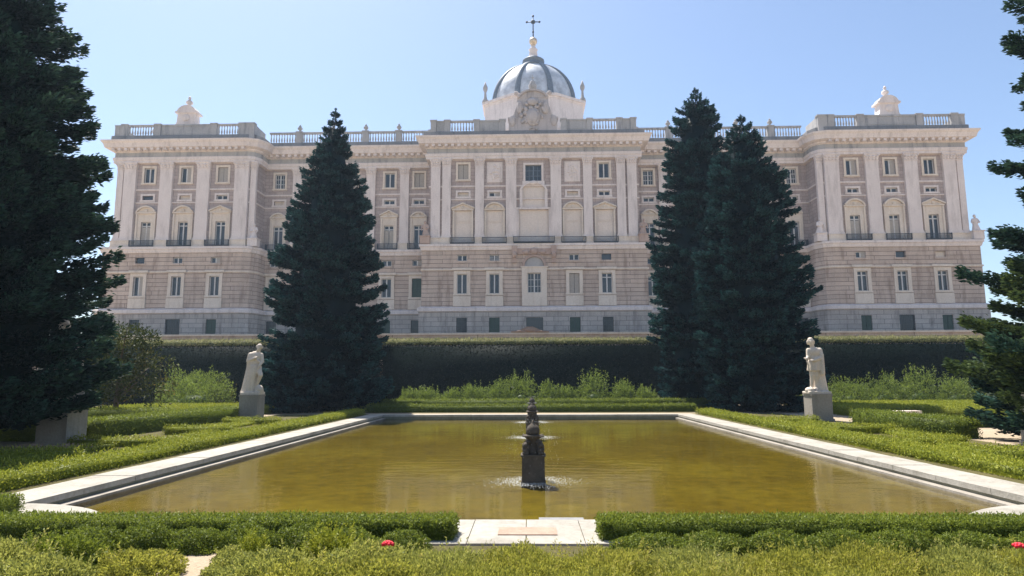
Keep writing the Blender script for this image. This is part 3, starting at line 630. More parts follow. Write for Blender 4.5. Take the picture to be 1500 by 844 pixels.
for s in (-1, 1):
    for x, w, y in ((3.85, 1.8, 111), (9.3, 1.5, 111), (15.0, 1.45, 111), (16.9, 1.6, 111.15), (50.85, 2.4, 111), (48.95, 1.0, 111.5), (57.6, 2.2, 111), (64.15, 2.2, 111), (70.6, 2.1, 111), (72.45, 1.05, 111.2),
                    (23.15, 1.6, 115.5), (29.25, 1.6, 115.5), (35.95, 1.6, 115.5), (42.6, 1.6, 115.5)): pilaster(s*x, y, w)
# window kinds
def surround(hw, za, zb, t, d, sill=None):
    """stone frame with an open middle: jambs, lintel, sill"""
    m = MB(); m.box((-hw-t, -d, za), (-hw, .02, zb)); m.box((hw, -d, za), (hw+t, .02, zb)); m.box((-hw-t, -d, zb), (hw+t, .02, zb+t)); m.box((-hw-t-.08, -d-.08, za-.3), (hw+t+.08, .02, za)); return m
def pane(hw, za, zb, mat, parent, X, Y, name='pane'):
    m = MB(); m.add([(-hw, .36, za), (hw, .36, za), (hw, .36, zb), (-hw, .36, zb)], [(0, 1, 2, 3)]); return m.link(name, mat, parent, (X, Y, 0))
def sash(hw, za, zb, style):
    m = MB(); y0, y1 = .24, .34; t = .11
    m.box((-hw, y0, za), (-hw+t, y1, zb)); m.box((hw-t, y0, za), (hw, y1, zb)); m.box((-hw+t, y0, za), (hw-t, y1, za+t)); m.box((-hw+t, y0, zb-t), (hw-t, y1, zb))
    m.box((-.1, y0-.04, za+t), (.1, y1, zb-t))
    if style == 'transom': m.box((-hw+t, y0-.02, zb-.78), (hw-t, y1+.005, zb-.62))
    if style == 'grid':
        for k in (1, 2): z = za+(zb-za)*k/3; m.box((-hw+t, y0+.02, z-.035), (hw-t, y1+.006, z+.035))
        for s in (-1, 1): m.box((s*hw*.52-.03, y0+.03, za+t), (s*hw*.52+.03, y1+.008, zb-t))
    return m
def slats(x0, x1, za, zb, y=.2):
    m = MB(); m.box((x0, y, za), (x1, y+.06, zb)); n = int((zb-za)/.28)
    for k in range(n): z = za+.08+(zb-za-.1)*k/n; m.box((x0+.08, y-.04, z), (x1-.08, y-.001, z+.13))
    return m
PROTO = {}
def window(kind, style, X, Y, za, zb, hw):
    key = (kind, style, round(hw, 2), round(za, 1))
    if key in PROTO: return copy_tree(PROTO[key], (X, Y, 0), PAL)
    rnd = random
    if kind == 'ground_window': m = surround(hw, za, zb, .55, .16); m.box((-hw-.63, -.24, 14.3), (hw+.63, .02, 15.98)); m.box((-hw-.95, -.42, zb+.62), (hw+.95, .02, zb+.85)); m.box((-hw-.8, -.28, zb+.86), (hw+.8, .02, zb+1.05)); mt = M['cream']
    elif kind == 'storage_window': m = surround(hw, za, zb, .2, .05); mt = M['granite']
    elif kind == 'mezzanine_window': m = surround(hw, za, zb, .32, .1); mt = M['cream'] if Y > 112 or za < 25 else M['pale']
    elif kind == 'small_window': m = surround(hw, za, zb, .16, .05); mt = M['rust']
    elif kind == 'attic_window': m = surround(hw, za, zb, .36, .14); mt = M['cream']
    o = m.link(kind, mt, PAL, (X, Y, 0))
    if style == 'blocked': pane(hw, za, zb, M['cream'], o, X, Y, 'infill_panel')
    else: pane(hw, za, zb, M['glass'], o, X, Y)
    if style in ('plain', 'transom', 'grid'): sash(hw, za, zb, style).link('window_frame', M['white'], o, (X, Y, 0))
    if style == 'half': sash(hw, za, zb, '').link('window_frame', M['white'], o, (X, Y, 0)); slats(.1, hw-.1, za+.1, zb-.1).link('shutter', M['shutter'], o, (X, Y, 0))
    if style == 'shut': slats(-hw+.02, -.03, za+.04, zb-.04).link('shutter', M['shutter'], o, (X, Y, 0)); slats(.03, hw-.02, za+.04, zb-.04).link('shutter', M['shutter'], o, (X, Y, 0))
    if style == 'green': slats(-hw+.02, -.03, za+.04, zb-.04).link('shutter', M['green'], o, (X, Y, 0)); slats(.03, hw-.02, za+.04, zb-.04).link('shutter', M['green'], o, (X, Y, 0))
    if style == 'grille':
        g = MB(); n = max(3, int(hw*2/.28))
        for k in range(n+1): x = -hw+.05+(2*hw-.1)*k/n; g.box((x-.025, .12, za), (x+.025, .17, zb))
        for k in range(1, 4): z = za+(zb-za)*k/4; g.box((-hw, .171, z-.03), (hw, .21, z+.03))
        g.link('iron_grille', M['iron'], o, (X, Y, 0))
    PROTO[key] = o; return o
def arc(cx, z, r, a0, a1, n=14, ex=1.0): return [(cx+r*math.cos(R(a0+(a1-a0)*i/n)), z+ex*r*math.sin(R(a0+(a1-a0)*i/n))) for i in range(n+1)]
def balcony_mesh(hw, name='balcony'):
    m = MB(); m.box((-hw, -.95, -.02), (hw, -.02, .12)); y = -.88
    m.box((-hw, y-.03, .97), (hw, y+.05, 1.05)); m.box((-hw, y-.02, .16), (hw, y+.03, .2))
    n = int(hw*2/.17)
    for k in range(n+1): x = -hw+.03+(2*hw-.06)*k/n; m.box((x-.022, y-.015, .121), (x+.022, y+.025, .969))
    for s in (-1, 1):
        m.box((s*hw-.05, y-.06, .125), (s*hw+.05, y+.06, 1.1))
        for k in range(5): yy = y+.12+k*.15; m.box((s*hw-.02, yy-.02, .122), (s*hw+.02, yy+.02, .969))
        m.box((s*hw-.03, y+.06, .972), (s*hw+.03, -.02, 1.04))
    return m.mesh(name)
def french(X, Y, hood, style, recess=False):
    key = ('french', hood, style, recess)
    if key in PROTO: return copy_tree(PROTO[key], (X, Y, 0), PAL)
    W = 1.45 if recess else 1.75; hw = 1.6 if style == 'blind' else .85; m = MB(); iw = hw
    m.box((-W, -.1, 24.96), (-iw, .02, 30.95)); m.box((iw, -.1, 24.96), (W, .02, 30.95)); 
    if style != 'blind': m.box((-iw, -.1, 29.5), (iw, .02, 30.95)); m.prism(arc(0, 29.75, .6, 0, 180)+[(-.6, 29.75)], -.16, -.101)
    for s in (-1, 1): m.box((min(s*W, s*(W-.28)), -.3, 24.96), (max(s*W, s*(W-.28)), -.1, 30.9))
    m.box((-W-.1, -.36, 30.952), (W+.1, .02, 31.2))
    if hood == 'arch':
        a = arc(0, 30.35, W*1.12, 28, 152); b = arc(0, 30.35, W*1.12-.26, 28, 152)
        m.prism(a+b[::-1], -.55, .02); m.prism(arc(0, 30.35, W*1.12-.27, 28, 152), -.18, .02)
    else:
        m.prism([(-W-.2, 31.2), (W+.2, 31.2), (W+.2, 31.38), (0, 32.2), (-W-.2, 31.38)], -.2, .02)
        for s in (-1, 1): m.prism([(s*(W+.25), 31.22), (s*(W+.25), 31.44), (0, 32.3), (0, 32.06)], -.55, -.201)
    m.ell((0, -.25, 31.45), (.32, .14, .26), 10, 7)
    o = m.link('balcony_window', M['cream'], PAL, (X, Y, 0))
    if style == 'blind':
        p = MB(); p.box((-iw, .12, 24.96), (iw, .18, 30.9)); p.box((-iw+.1, .05, 28.8), (iw-.1, .119, 28.92)); p.prism(arc(0, 29.1, 1.15, 0, 180), .06, .119); p.link('closed_blind', M['blind'], o, (X, Y, 0))
    else:
        pane(iw, 24.96, 29.5, M['glass'], o, X, Y)
        if style == 'dim': slats(-iw+.02, -.03, 25, 28.6).link('shutter', M['shutter'], o, (X, Y, 0)); slats(.03, iw-.02, 25, 28.6).link('shutter', M['shutter'], o, (X, Y, 0))
        s_ = sash(iw, 24.96, 29.5, 'transom')
        s_.link('window_frame', M['white'], o, (X, Y, 0))
    link('balcony', balcony_mesh(1.75 if recess else 2.05), M['iron'], o, (X, Y-(.25 if recess else .3), 24.97)); PROTO[key] = o
    return o
st = {}
G1 = {'w-': ['plain', 'plain', 'half'], 'w+': ['transom', 'transom', 'transom'], 'c-': ['plain', 'plain'], 'c+': ['shut', 'transom'], 'r-': ['green', 'plain', 'half', 'grid', 'plain'], 'r+': ['transom', 'plain', 'transom', 'plain', 'transom']}
G2 = {'w-': ['half', 'plain', 'bare'], 'w+': ['half', 'bare', 'blocked'], 'c-': ['grid', 'plain'], 'c+': ['plain', 'bare'], 'r-': ['half', 'plain', 'plain', 'bare', 'plain'], 'r+': ['plain', 'half', 'plain', 'plain', 'half']}
G1['c-'] = ['plain', 'plain']; 
GT = {'w-': ['shut', 'half', 'plain'], 'w+': ['half', 'half', 'plain'], 'c-': ['', 'shut'], 'c+': ['', 'plain'], 'r-': ['shut', 'plain', 'half', 'plain', 'grid'], 'r+': ['grid', 'plain', 'half', 'plain', 'grid']}
GM = {'w-': ['blocked', 'blocked', 'bare'], 'w+': ['plain', 'plain', 'plain'], 'c-': ['half', 'blocked'], 'c+': ['blocked', 'plain'], 'r-': ['plain', 'plain', 'bare', 'plain', 'blocked'], 'r+': ['plain', 'half', 'plain', 'plain', 'plain']}
GM['w-'] = ['plain', 'blocked', 'bare']
HOOD = {'w-': ['gable', 'arch', 'arch'], 'w+': ['arch', 'arch', 'gable'], 'c-': ['arch', 'gable'], 'c+': ['arch', 'gable'], 'r-': ['arch', 'gable', 'arch', 'gable', 'arch'], 'r+': ['arch', 'gable', 'arch', 'gable', 'arch']}
FR = {'w-': ['glass', 'glass', 'dim'], 'w+': ['dim', 'dim', 'glass'], 'c-': ['blind', 'blind'], 'c+': ['blind', 'blind'], 'r-': ['glass', 'dim', 'glass', 'glass', 'glass'], 'r+': ['glass', 'glass', 'dim', 'glass', 'glass']}
for (x, y, k, i) in cols:
    if k == 'm': continue
    q = k+('-' if x < 0 else '+'); rp = r_pl(x, k, i)[0]
    window('storage_window', 'green' if (i+int(x)) % 3 == 0 and rp[0] < 1 else 'grille', x, y-O_P, rp[1], rp[2], rp[0])
    window('ground_window', G1[q][i], x, y-O_R, 16.4, 19.75, .85)
    window('small_window', G2[q][i], x, y-O_R, 21.98, 23.02, .82)
    window('mezzanine_window', GM[q][i], x, y, 33.4, 34.2, .95)
    if GT[q][i]: window('attic_window', GT[q][i], x, y, 36.5, 39.2, .9)
    else:
        m = MB(); m.box((-1.35, -.12, 35.9), (1.35, .02, 39.5)); m.box((-1.1, -.16, 36.15), (1.1, -.121, 39.25))
        for _ in range(26): m.ell((random.uniform(-.75, .75), -.2, random.uniform(36.5, 38.9)), (random.uniform(.1, .32), .12, random.uniform(.1, .38)), 8, 5, Matrix.Rotation(random.uniform(-1, 1), 3, 'Y'))
        m.link('trophy_relief', M['pale'], PAL, (x, y, 0))
    french(x, y, HOOD[q][i], FR[q][i], k == 'r')
# middle bay
Y0 = 111
window('storage_window', 'grille', 0, Y0-O_P, 9.36, 12.35, 1.4)
m = MB(); m.box((-2.1, -.3, 14.3), (-1.12, .02, 20.75)); m.box((1.12, -.3, 14.3), (2.1, .02, 20.75)); m.box((-1.12, -.3, 14.3), (1.12, .02, 16.5)); m.box((-1.12, -.3, 19.85), (1.12, .02, 20.75)); m.box((-2.3, -.4, 20.752), (2.3, .02, 20.95))
po = m.link('portal', M['cream'], PAL, (0, Y0-O_R, 0)); pane(1.12, 16.5, 19.85, M['glass'], po, 0, Y0-O_R); sash(1.12, 16.5, 19.85, 'grid').link('window_frame', M['white'], po, (0, Y0-O_R, 0))
a = arc(0, 20.96, 2.0, 0, 180); b = arc(0, 20.96, 1.65, 0, 180); m = MB(); m.prism(a+b[::-1], -.4, .02); lu = m.link('arched_lunette', M['bracket'], PAL, (0, Y0-O_R, 0))
m = MB(); m.prism(arc(0, 20.96, 1.64, 0, 180), -.08, .01); m.link('lunette_grille', M['weather'], lu, (0, Y0-O_R, 0))
m = MB()
for s in (-1, 1):
    m.box((s*3.3-.45, -.8, 23.2), (s*3.3+.45, .02, 24.44)); m.ell((s*3.3, -.7, 22.9), (.4, .35, .55)); m.box((s*3.3-.35, -.4, 21.6), (s*3.3+.35, .02, 22.6))
m.box((-2.85, -.35, 23.0), (2.85, .02, 24.0)); m.ell((0, -.5, 23.5), (.6, .35, .6)); m.ell((-1.4, -.4, 23.4), (.6, .2, .35)); m.ell((1.4, -.4, 23.4), (.6, .2, .35))
m.link('balcony_bracket', M['bracket'], PAL, (0, Y0-O_R, 0))
m = MB(); W = 2.95
for s in (-1, 1): m.box((min(s*W, s*2.55), -.35, 24.96), (max(s*W, s*2.55), .02, 31.0))
m.box((-W-.1, -.45, 31.0), (W+.1, .02, 31.35)); 
for s in (-1, 1): m.box((min(s*2.4, s*1.9), -.25, 31.36), (max(s*2.4, s*1.9), .02, 34.6))
a = arc(0, 34.0, 2.45, 15, 165, ex=.8); b = arc(0, 34.0, 2.1, 15, 165, ex=.8); m.prism(a+b[::-1], -.4, .02)
m.box((-1.9, -.25, 35.4), (1.9, .02, 36.05)); m.box((-1.75, -.2, 36.1), (-1.4, .02, 38.95)); m.box((1.4, -.2, 36.1), (1.75, .02, 38.95)); m.box((-1.75, -.2, 38.95), (1.75, .02, 39.3)); m.ell((0, -.35, 35.7), (.7, .25, .4))
cb = m.link('central_window', M['pale'], PAL, (0, Y0, 0))
m = MB(); m.box((-2.55, .14, 24.96), (2.55, .2, 31.0)); m.box((-2.4, .08, 25.2), (2.4, .139, 30.7)); m.link('closed_blind', M['blind'], cb, (0, Y0, 0))
m = MB(); m.box((-1.9, .15, 31.2), (1.9, .21, 35.4)); m.prism(arc(0, 33.4, 1.5, 0, 180)+[(-1.5, 31.5), (1.5, 31.5)], .08, .149); m.link('niche_panel', M['blind'], cb, (0, Y0, 0))
pane(1.4, 36.1, 38.95, M['glass'], cb, 0, Y0); s_ = sash(1.4, 36.1, 38.95, 'grid').link('window_frame', M['rib'], cb, (0, Y0, 0))
link('balcony', balcony_mesh(3.45), M['iron'], PAL, (0, Y0-.75, 24.97))
# balustrade: piers, baluster runs, solid runs
def baluster_run(x0, x1, y, zb=44.0):
    m = MB(); m.box((x0, y, zb), (x1, y+.6, zb+.85)); m.box((x0, y-.02, zb+2.55), (x1, y+.5, zb+2.85)); n = max(2, int((x1-x0)/.46))
    for k in range(n): x = x0+(x1-x0)*(k+.5)/n; m.lathe((x, y+.25, zb+.85), [(.11, 0), (.07, .15), (.16, .5), (.14, .7), (.07, 1.2), (.08, 1.45), (.12, 1.7)], 8)
    return m.link('balustrade', M['weather'], PAL)
def solid_run(x0, x1, y, zb=44.0):
    m = MB(); m.box((x0, y, zb), (x1, y+.6, zb+.85)); m.box((x0, y+.08, zb+.852), (x1, y+.5, zb+2.55)); m.box((x0, y-.02, zb+2.552), (x1, y+.52, zb+2.85)); m.box((x0+.35, y+.03, zb+1.1), (x1-.35, y+.079, zb+2.3)); return m.link('parapet', M['weather'], PAL)
piers = {}
def pier(x, y, w=1.0, urn=False, zb=44.0):
    m = MB(); m.box((x-w/2, y-.12, zb), (x+w/2, y+.72, zb+2.7)); m.box((x-w/2-.1, y-.2, zb+2.702), (x+w/2+.1, y+.8, zb+2.98)); o = m.link('parapet_pier', M['weather'], PAL)
    if urn:
        u = MB(); u.lathe((x, y+.3, zb+2.98), [(.3, 0), (.18, .12), (.15, .25), (.42, .5), (.46, .72), (.3, .9), (.2, 1.0), (.26, 1.08), (.08, 1.3), (.03, 1.45)], 12); u.link('urn', M['weather'], o)
for s in (-1, 1):
    def run(kind, a, b, y): (baluster_run if kind else solid_run)(min(s*a, s*b), max(s*a, s*b), y)
    yc = 110.1; yr = 114.6
    for x in (5.3, 9.8, 14.9, 17.3): pier(s*x, yc)
    run(0, 5.85, 9.25, yc); run(1, 10.35, 14.35, yc); run(0, 15.45, 16.75, yc)
    for a in range(5): run(1, 18.8+a*6.05, 18.8+a*6.05+4.9, yr); pier(s*(18.25+a*6.05), yr, 1.1, urn=a > 0)
    for x in (49.6, 51.0, 56.0, 66.0, 71.9): pier(s*x, yc, 1.1 if x != 49.6 else 1.6)
    run(1, 51.6, 55.4, yc); run(0, 56.6, 65.4, yc); run(1, 66.6, 71.3, yc); run(0, 72.5, 73.7, yc)
    for xa_, xb_, ya_, yb_ in ((73.1, 73.7, 110.8, 150), (48.9, 49.5, 110.8, 115.2), (17.2, 17.8, 110.9, 115.2)):
        m = MB(); a_, b_ = sorted((s*xa_, s*xb_)); m.box((a_, ya_, 44), (b_, yb_, 46.8)); m.link('return_parapet', M['weather'], PAL)
# roof gablets with urn on the wings
for s in (-1, 1):
    x, y = s*61.6, 111.0
    m = MB(); m.prism([(-2.1, 46.8), (2.1, 46.8), (1.65, 47.6), (1.5, 49.3), (-1.5, 49.3), (-1.65, 47.6)], 0, 1.8); m.box((-1.95, -.2, 49.3), (1.95, 2.0, 49.65)); m.prism(arc(0, 49.3, 1.75, 12, 168, ex=.85)+[(-1.7, 49.66), (1.7, 49.66)], -.1, 1.9); m.ell((0, -.05, 48.4), (.7, .15, .6))
    gb = m.link('roof_gablet', M['pale'], PAL, (x, y, 0))
    m = MB(); m.lathe((0, .9, 50.7), [(.5, 0), (.3, .2), (.22, .4), (.6, .75), (.55, 1.1), (.3, 1.3), (.16, 1.5), (.3, 1.7), (.1, 2.1)], 14); m.link('urn', M['pale'], gb, (x, y, 0))
# crest over the middle bay
m = MB()
m.box((-4.2, 110.0, 44), (4.2, 111.8, 47.2)); m.prism([(-4.2, 47.2), (-3.3, 47.8), (-2.8, 49.4), (-2.6, 51.0), (2.6, 51.0), (2.8, 49.4), (3.3, 47.8), (4.2, 47.2)], 110.1, 111.7)
m.box((-4.35, 109.85, 46.95), (-2.85, 111.9, 47.22)); m.box((2.85, 109.85, 46.95), (4.35, 111.9, 47.22))
a = arc(0, 50.2, 2.9, 20, 160, ex=.72); b = arc(0, 50.2, 2.5, 20, 160, ex=.72); m.prism(a+b[::-1], 109.7, 111.9); m.prism(b, 110.05, 111.75)
for s in (-1, 1): m.ell((s*2.3, 109.9, 49), (.5, .35, 1.2)); m.ell((s*3.6, 109.95, 46.6), (.6, .3, 1.0)); m.ell((s*2.9, 110.2, 51.7), (.45, .4, .4))
cr = m.link('roof_crest', M['crest'], PAL)
m = MB(); m.ell((0, 109.9, 47.3), (1.3, .4, 1.7)); m.ell((0, 109.6, 47.3), (.9, .3, 1.25)); m.ell((0, 109.8, 50.0), (1.0, .4, .7))
for k in range(40): a = random.random()*6.283; r_ = random.uniform(.8, 2.3); m.ell((r_*math.cos(a), 109.85, 47.6+r_*1.15*math.sin(a)), (random.uniform(.15, .4), .25, random.uniform(.15, .5)), 8, 5, Matrix.Rotation(a, 3, 'Y'))
m.link('carved_arms', M['crest'], cr)
m = MB(); m.lathe((0, 110.8, 52.5), [(.5, 0), (.7, .4), (.75, .9), (.45, 1.3), (.5, 1.5), (.2, 1.8)], 14); m.box((-.06, 110.75, 54.2), (.06, 110.87, 55.3)); m.box((-.28, 110.76, 54.75), (.28, 110.86, 54.9)); m.link('crown_ornament', M['weather'], cr)
# chapel drum and dome
DX, DY = 0.35, 129.0
def octo(r, fy=0.72, c=0.42): return [(DX+r*x, DY+r*fy*y) for x, y in ((-1, -c), (-c, -1), (c, -1), (1, -c), (1, c), (c, 1), (-c, 1), (-1, c))]
m = MB(); m.plan(octo(9.75), 44.0, 56.0); m.plan(octo(9.9), 56.01, 56.4); m.plan(octo(10.3), 56.41, 56.9); m.plan(octo(9.9), 50.0, 50.5)
dr = m.link('dome_drum', M['pale'], PAL)
prof = [(8.5*math.cos(R(a)), 9.5*math.sin(R(a))) for a in range(0, 78, 6)]
dm = MB(); dm.lathe((DX, DY, 56.7), prof, 48, 1, .72); do = dm.link('dome', M['lead'], PAL)
for k in range(8):
    a = 2*math.pi*(k+.5)/8; m = MB(); pts = [(r*1.015, z+.05) for r, z in prof]
    ring = []; tn = Vector((-math.sin(a), .72*math.cos(a), 0)).normalized()      # one smooth band bent over the dome
    for k2, (r0, z0) in enumerate(pts):
        c0 = Vector((DX+r0*math.cos(a), DY+.72*r0*math.sin(a), 56.7+z0)); rad = .2+.045*r0; out = Vector((math.cos(a)*r0/8.5, .72*math.sin(a)*r0/8.5, z0/9)).normalized()
        ring.append([c0+tn*rad*math.cos(q2)+out*rad*.7*math.sin(q2) for q2 in [2*math.pi*j2/10 for j2 in range(10)]])
    for ra, rb in zip(ring, ring[1:]): m.add(ra+rb, [(j2, (j2+1) % 10, 10+(j2+1) % 10, 10+j2) for j2 in range(10)], True)
    m.link('dome_rib', M['rib'], do)
m = MB(); m.lathe((DX, DY, 56.7), [(8.55, -.1), (8.8, .1), (8.75, .7), (8.45, .9)], 48, 1, .72); m.link('dome_base_ring', M['rib'], do)
m = MB(); m.lathe((DX, DY, 65.6), [(2.6, -.15), (2.6, .2), (2.2, .35), (2.15, 1.1), (2.3, 1.2), (2.25, 1.45), (1.5, 1.95)], 24); m.link('lantern_collar', M['rib'], do)
m = MB(); m.lathe((DX, DY, 67.2), [(1.35, 0), (.95, .6), (.8, 1.0), (.9, 1.3), (.75, 2.0), (.95, 2.3), (.6, 2.7), (.35, 3.2), (.3, 3.7)], 20); m.link('lantern', M['pale'], do)
m = MB(); m.ell((DX, DY, 71.4), (.85, .85, .85), 20, 12); m.lathe((DX, DY, 70.3), [(.4, 0), (.5, .2), (.3, .4)], 12); m.link('gilt_ball', M['gold'], do)
m = MB(); z = 72.3
m.tube((DX, DY, z), (DX, DY, z+4.6), .14, .09, 8); m.tube((DX-1.3, DY, z+3.4), (DX+1.3, DY, z+3.4), .11, .11, 8)
for px, pz in ((-1.3, 3.4), (1.3, 3.4), (0, 4.7)): m.ell((DX+px, DY, z+pz), (.26, .14, .26), 10, 7)
m.ell((DX, DY, z+3.4), (.5, .12, .5), 12, 8); m.ell((DX, DY, z+1.2), (.22, .22, .3), 10, 7); m.link('cross', M['iron'], do)
for x, y in octo(9.7)[:4]:
    if abs(x-DX) > 8: 
        m = MB(); m.lathe((x, y, 56.9), [(.7, 0), (.6, .5), (.35, .9), (.25, 1.6), (.2, 2.2), (.42, 2.6), (.5, 3.2), (.3, 3.7), (.08, 4.4)], 12); m.link('drum_finial', M['weather'], dr)
    
# statues along the balcony ledge and on the roof
def ledge_statue(x, y, z, h, label, mat='pale', flip=1):
    k = h/2.9; o = empty('ledge_statue', (x, y, z)); m = MB()
    m.box((-.6, -.5, 0), (.6, .5, .9)); m.box((-.68, -.58, .902), (.68, .58, 1.02)); mm = MB(); mm.v = [(x+a*k, y+b*k, z+c*k) for a, b, c in m.v]; mm.f = m.f; mm.m = m.m; mm.smooth = m.smooth; mm.link('pedestal', M[mat], o)
    m = MB(); drape(m, [(0, 0, 2.5, .28, .22), (.02*flip, 0, 2.1, .34, .25), (0, 0, 1.8, .28, .22), (-.05*flip, 0, 1.4, .38, .3), (-.08*flip, 0, 1.02, .46, .38)], 7, .08, 40)
    m.ell((.05*flip, -.02, 2.78), (.16, .17, .2)); cap(m, (.3*flip, 0, 2.4), (.5*flip, -.15, 2.05), .11, .09); cap(m, (.5*flip, -.15, 2.05), (.42*flip, -.3, 1.7), .08, .06); cap(m, (-.28*flip, 0, 2.4), (-.42*flip, -.15, 2.0), .11, .09); cap(m, (-.42*flip, -.15, 2.0), (-.15*flip, -.3, 1.95), .08, .06)
    cap(m, (.05, 0, 2.5), (.05, 0, 2.7), .09, .09); me = remeshed(m, 'figure', .05, 2); me.transform(Matrix.Scale(k, 4)); link('figure', me, M[mat], o, (x, y, z))
    return tag(o, label, 'statue', 'stone figures standing on the palace ledges')
ledge_statue(-18.5, 110.2, 24.95, 4.0, 'brown stone figure on the ledge of the middle block, nearest the single fir', 'bracket', -1)
ledge_statue(18.5, 110.2, 24.95, 4.0, 'reddish stone figure on the ledge of the middle block, nearest the paired firs', 'bracket')
ledge_statue(48.3, 110.9, 24.95, 4.0, 'stone figure on the inner ledge corner of the wing behind the paired firs')
ledge_statue(-48.3, 110.9, 24.95, 4.0, 'stone figure on the inner ledge corner of the wing behind the single fir')
ledge_statue(73.8, 110.4, 24.95, 4.2, 'stone figure on the outermost ledge corner of the palace, against the sky', 'pale', -1)
ledge_statue(-69.6, 116, 44.1, 5.2, 'slim pale figure on the palace roof near the corner by the big near fir')
ledge_statue(69.3, 118, 44.1, 5.6, 'pale figure on the palace roof nearest the cornice tip against the sky')

# wall of the terrace and its pediment
m = MB(); m.box((-120, 69.3, 0), (120, 69.98, 6.82)); tw = m.link('retaining_wall', M['rust']); m = MB(); m.box((-120, 69.15, 6.822), (120, 70.1, 7.0)); m.link('wall_coping', M['cream'], tw)
tag(tw, 'long stone retaining wall carrying the palace terrace, just above the tall dark hedge', 'wall')
m = MB(); m.prism([(-2.0, 0), (2.0, 0), (2.0, .14), (1.3, .2), (.75, .42), (.3, .62), (-.3, .62), (-.75, .42), (-1.3, .2), (-2.0, .14)], -.5, .4); m.ell((0, -.5, .28), (.5, .12, .24)); m.ell((-1, -.5, .14), (.4, .08, .1)); m.ell((1, -.5, .14), (.4, .08, .1))
tag(m.link('wall_pediment', M['plaque'], None, (-0.85, 69.6, 7.0)), 'low shell shaped stone pediment on the terrace wall below the palace door', 'pediment')

# ------------------------------------------------------------------ tall hedge and trees
def tall_hedge(x0, x1, label):
    th = empty('tall_hedge', ((x0+x1)/2, 60.7, 0)); a = hedge('hedge_face', x0, x1, 60, 61.8, 5.45, .15, int(900*(x1-x0)), M['cypress'], rough=.12, shoots=.0, round_=.25)
    b = hedge('hedge_top', x0, x1, 60.0, 61.75, .5, .13, int(330*(x1-x0)), M['cytop'], z0=5.33, rough=.05, shoots=.35, round_=.35)
    for o in (a, b): p = wl(o).copy(); o.parent = th; o.location = p-wl(th)
    return tag(th, label, 'hedge', 'tall clipped hedges below the terrace wall')
tall_hedge(-46, -14.51, 'tall dark clipped hedge behind the cloaked leaning statue, left of the single fir')
tall_hedge(-14.49, 14.49, 'tall dark clipped hedge closing the view straight behind the pool')
tall_hedge(14.51, 46, 'tall dark clipped hedge behind the statue with outstretched hand')
def T(o, label): return tag(o, label, 'fir tree', 'tall dark firs around the pool')
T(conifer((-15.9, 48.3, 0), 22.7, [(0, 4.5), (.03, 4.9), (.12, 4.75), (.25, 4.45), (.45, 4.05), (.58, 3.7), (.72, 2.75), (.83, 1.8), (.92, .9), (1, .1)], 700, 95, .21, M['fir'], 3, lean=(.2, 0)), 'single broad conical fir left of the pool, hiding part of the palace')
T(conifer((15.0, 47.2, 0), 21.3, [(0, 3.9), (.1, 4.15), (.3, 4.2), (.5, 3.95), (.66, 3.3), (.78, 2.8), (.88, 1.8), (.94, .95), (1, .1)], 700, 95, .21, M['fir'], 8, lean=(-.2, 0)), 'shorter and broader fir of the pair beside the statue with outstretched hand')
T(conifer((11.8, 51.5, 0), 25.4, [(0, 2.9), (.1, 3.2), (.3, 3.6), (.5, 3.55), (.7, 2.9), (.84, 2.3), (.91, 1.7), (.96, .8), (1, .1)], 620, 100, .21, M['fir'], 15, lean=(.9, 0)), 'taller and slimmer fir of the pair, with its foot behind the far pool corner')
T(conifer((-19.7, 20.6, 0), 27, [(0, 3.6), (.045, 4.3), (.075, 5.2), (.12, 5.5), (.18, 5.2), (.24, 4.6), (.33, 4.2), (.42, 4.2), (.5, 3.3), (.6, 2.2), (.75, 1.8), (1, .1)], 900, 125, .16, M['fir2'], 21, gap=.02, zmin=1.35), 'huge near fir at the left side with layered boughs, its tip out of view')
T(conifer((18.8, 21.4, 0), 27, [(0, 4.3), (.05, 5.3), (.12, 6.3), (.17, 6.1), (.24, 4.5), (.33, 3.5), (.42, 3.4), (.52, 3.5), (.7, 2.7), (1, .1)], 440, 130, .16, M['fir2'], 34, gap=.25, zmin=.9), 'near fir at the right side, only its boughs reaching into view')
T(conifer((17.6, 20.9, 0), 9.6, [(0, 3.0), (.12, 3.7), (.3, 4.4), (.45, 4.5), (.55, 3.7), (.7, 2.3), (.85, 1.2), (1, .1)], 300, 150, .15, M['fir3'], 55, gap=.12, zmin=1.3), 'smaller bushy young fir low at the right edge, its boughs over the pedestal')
# broadleaf tree
tr = empty('magnolia_tree', (-23.6, 36.2, 0)); m = MB(); m.tube((-23.6, 36.2, 0), (-23.4, 36.2, 3.2), .16, .09)
for k in range(7): a = k*.9; m.tube((-23.5, 36.2, 1.2+k*.3), (-23.5+1.6*math.cos(a), 36.2+1.6*math.sin(a), 2.6+k*.4), .06, .02, 6)
m.link('trunk', M['bark'], tr)
Q = []; V = []
for k in range(60):
    c = np.array([random.gauss(0, 1.25), random.gauss(0, 1.0), random.uniform(.7, 4.9)]); c[0] *= 1.2-abs(c[2]-2.4)/5; n = 150; d = rng.normal(size=(n, 3)); d /= np.linalg.norm(d, axis=1, keepdims=True)
    P = c+d*(.28+.34*rng.random((n, 1))); Q.append(blades(P, d+rng.normal(size=(n, 3))*.5, .14+.08*rng.random(n), np.full(n, .075))); V.append(rng.random(n)*.55+random.uniform(0, .45))
link('crown', np_mesh('crown', np.concatenate(Q), np.clip(np.concatenate(V), 0, 1)), M['magno'], tr, (-23.6, 36.2, 0))
tag(tr, 'loose yellowish green broadleaf tree between the near fir and the tall hedge', 'tree')

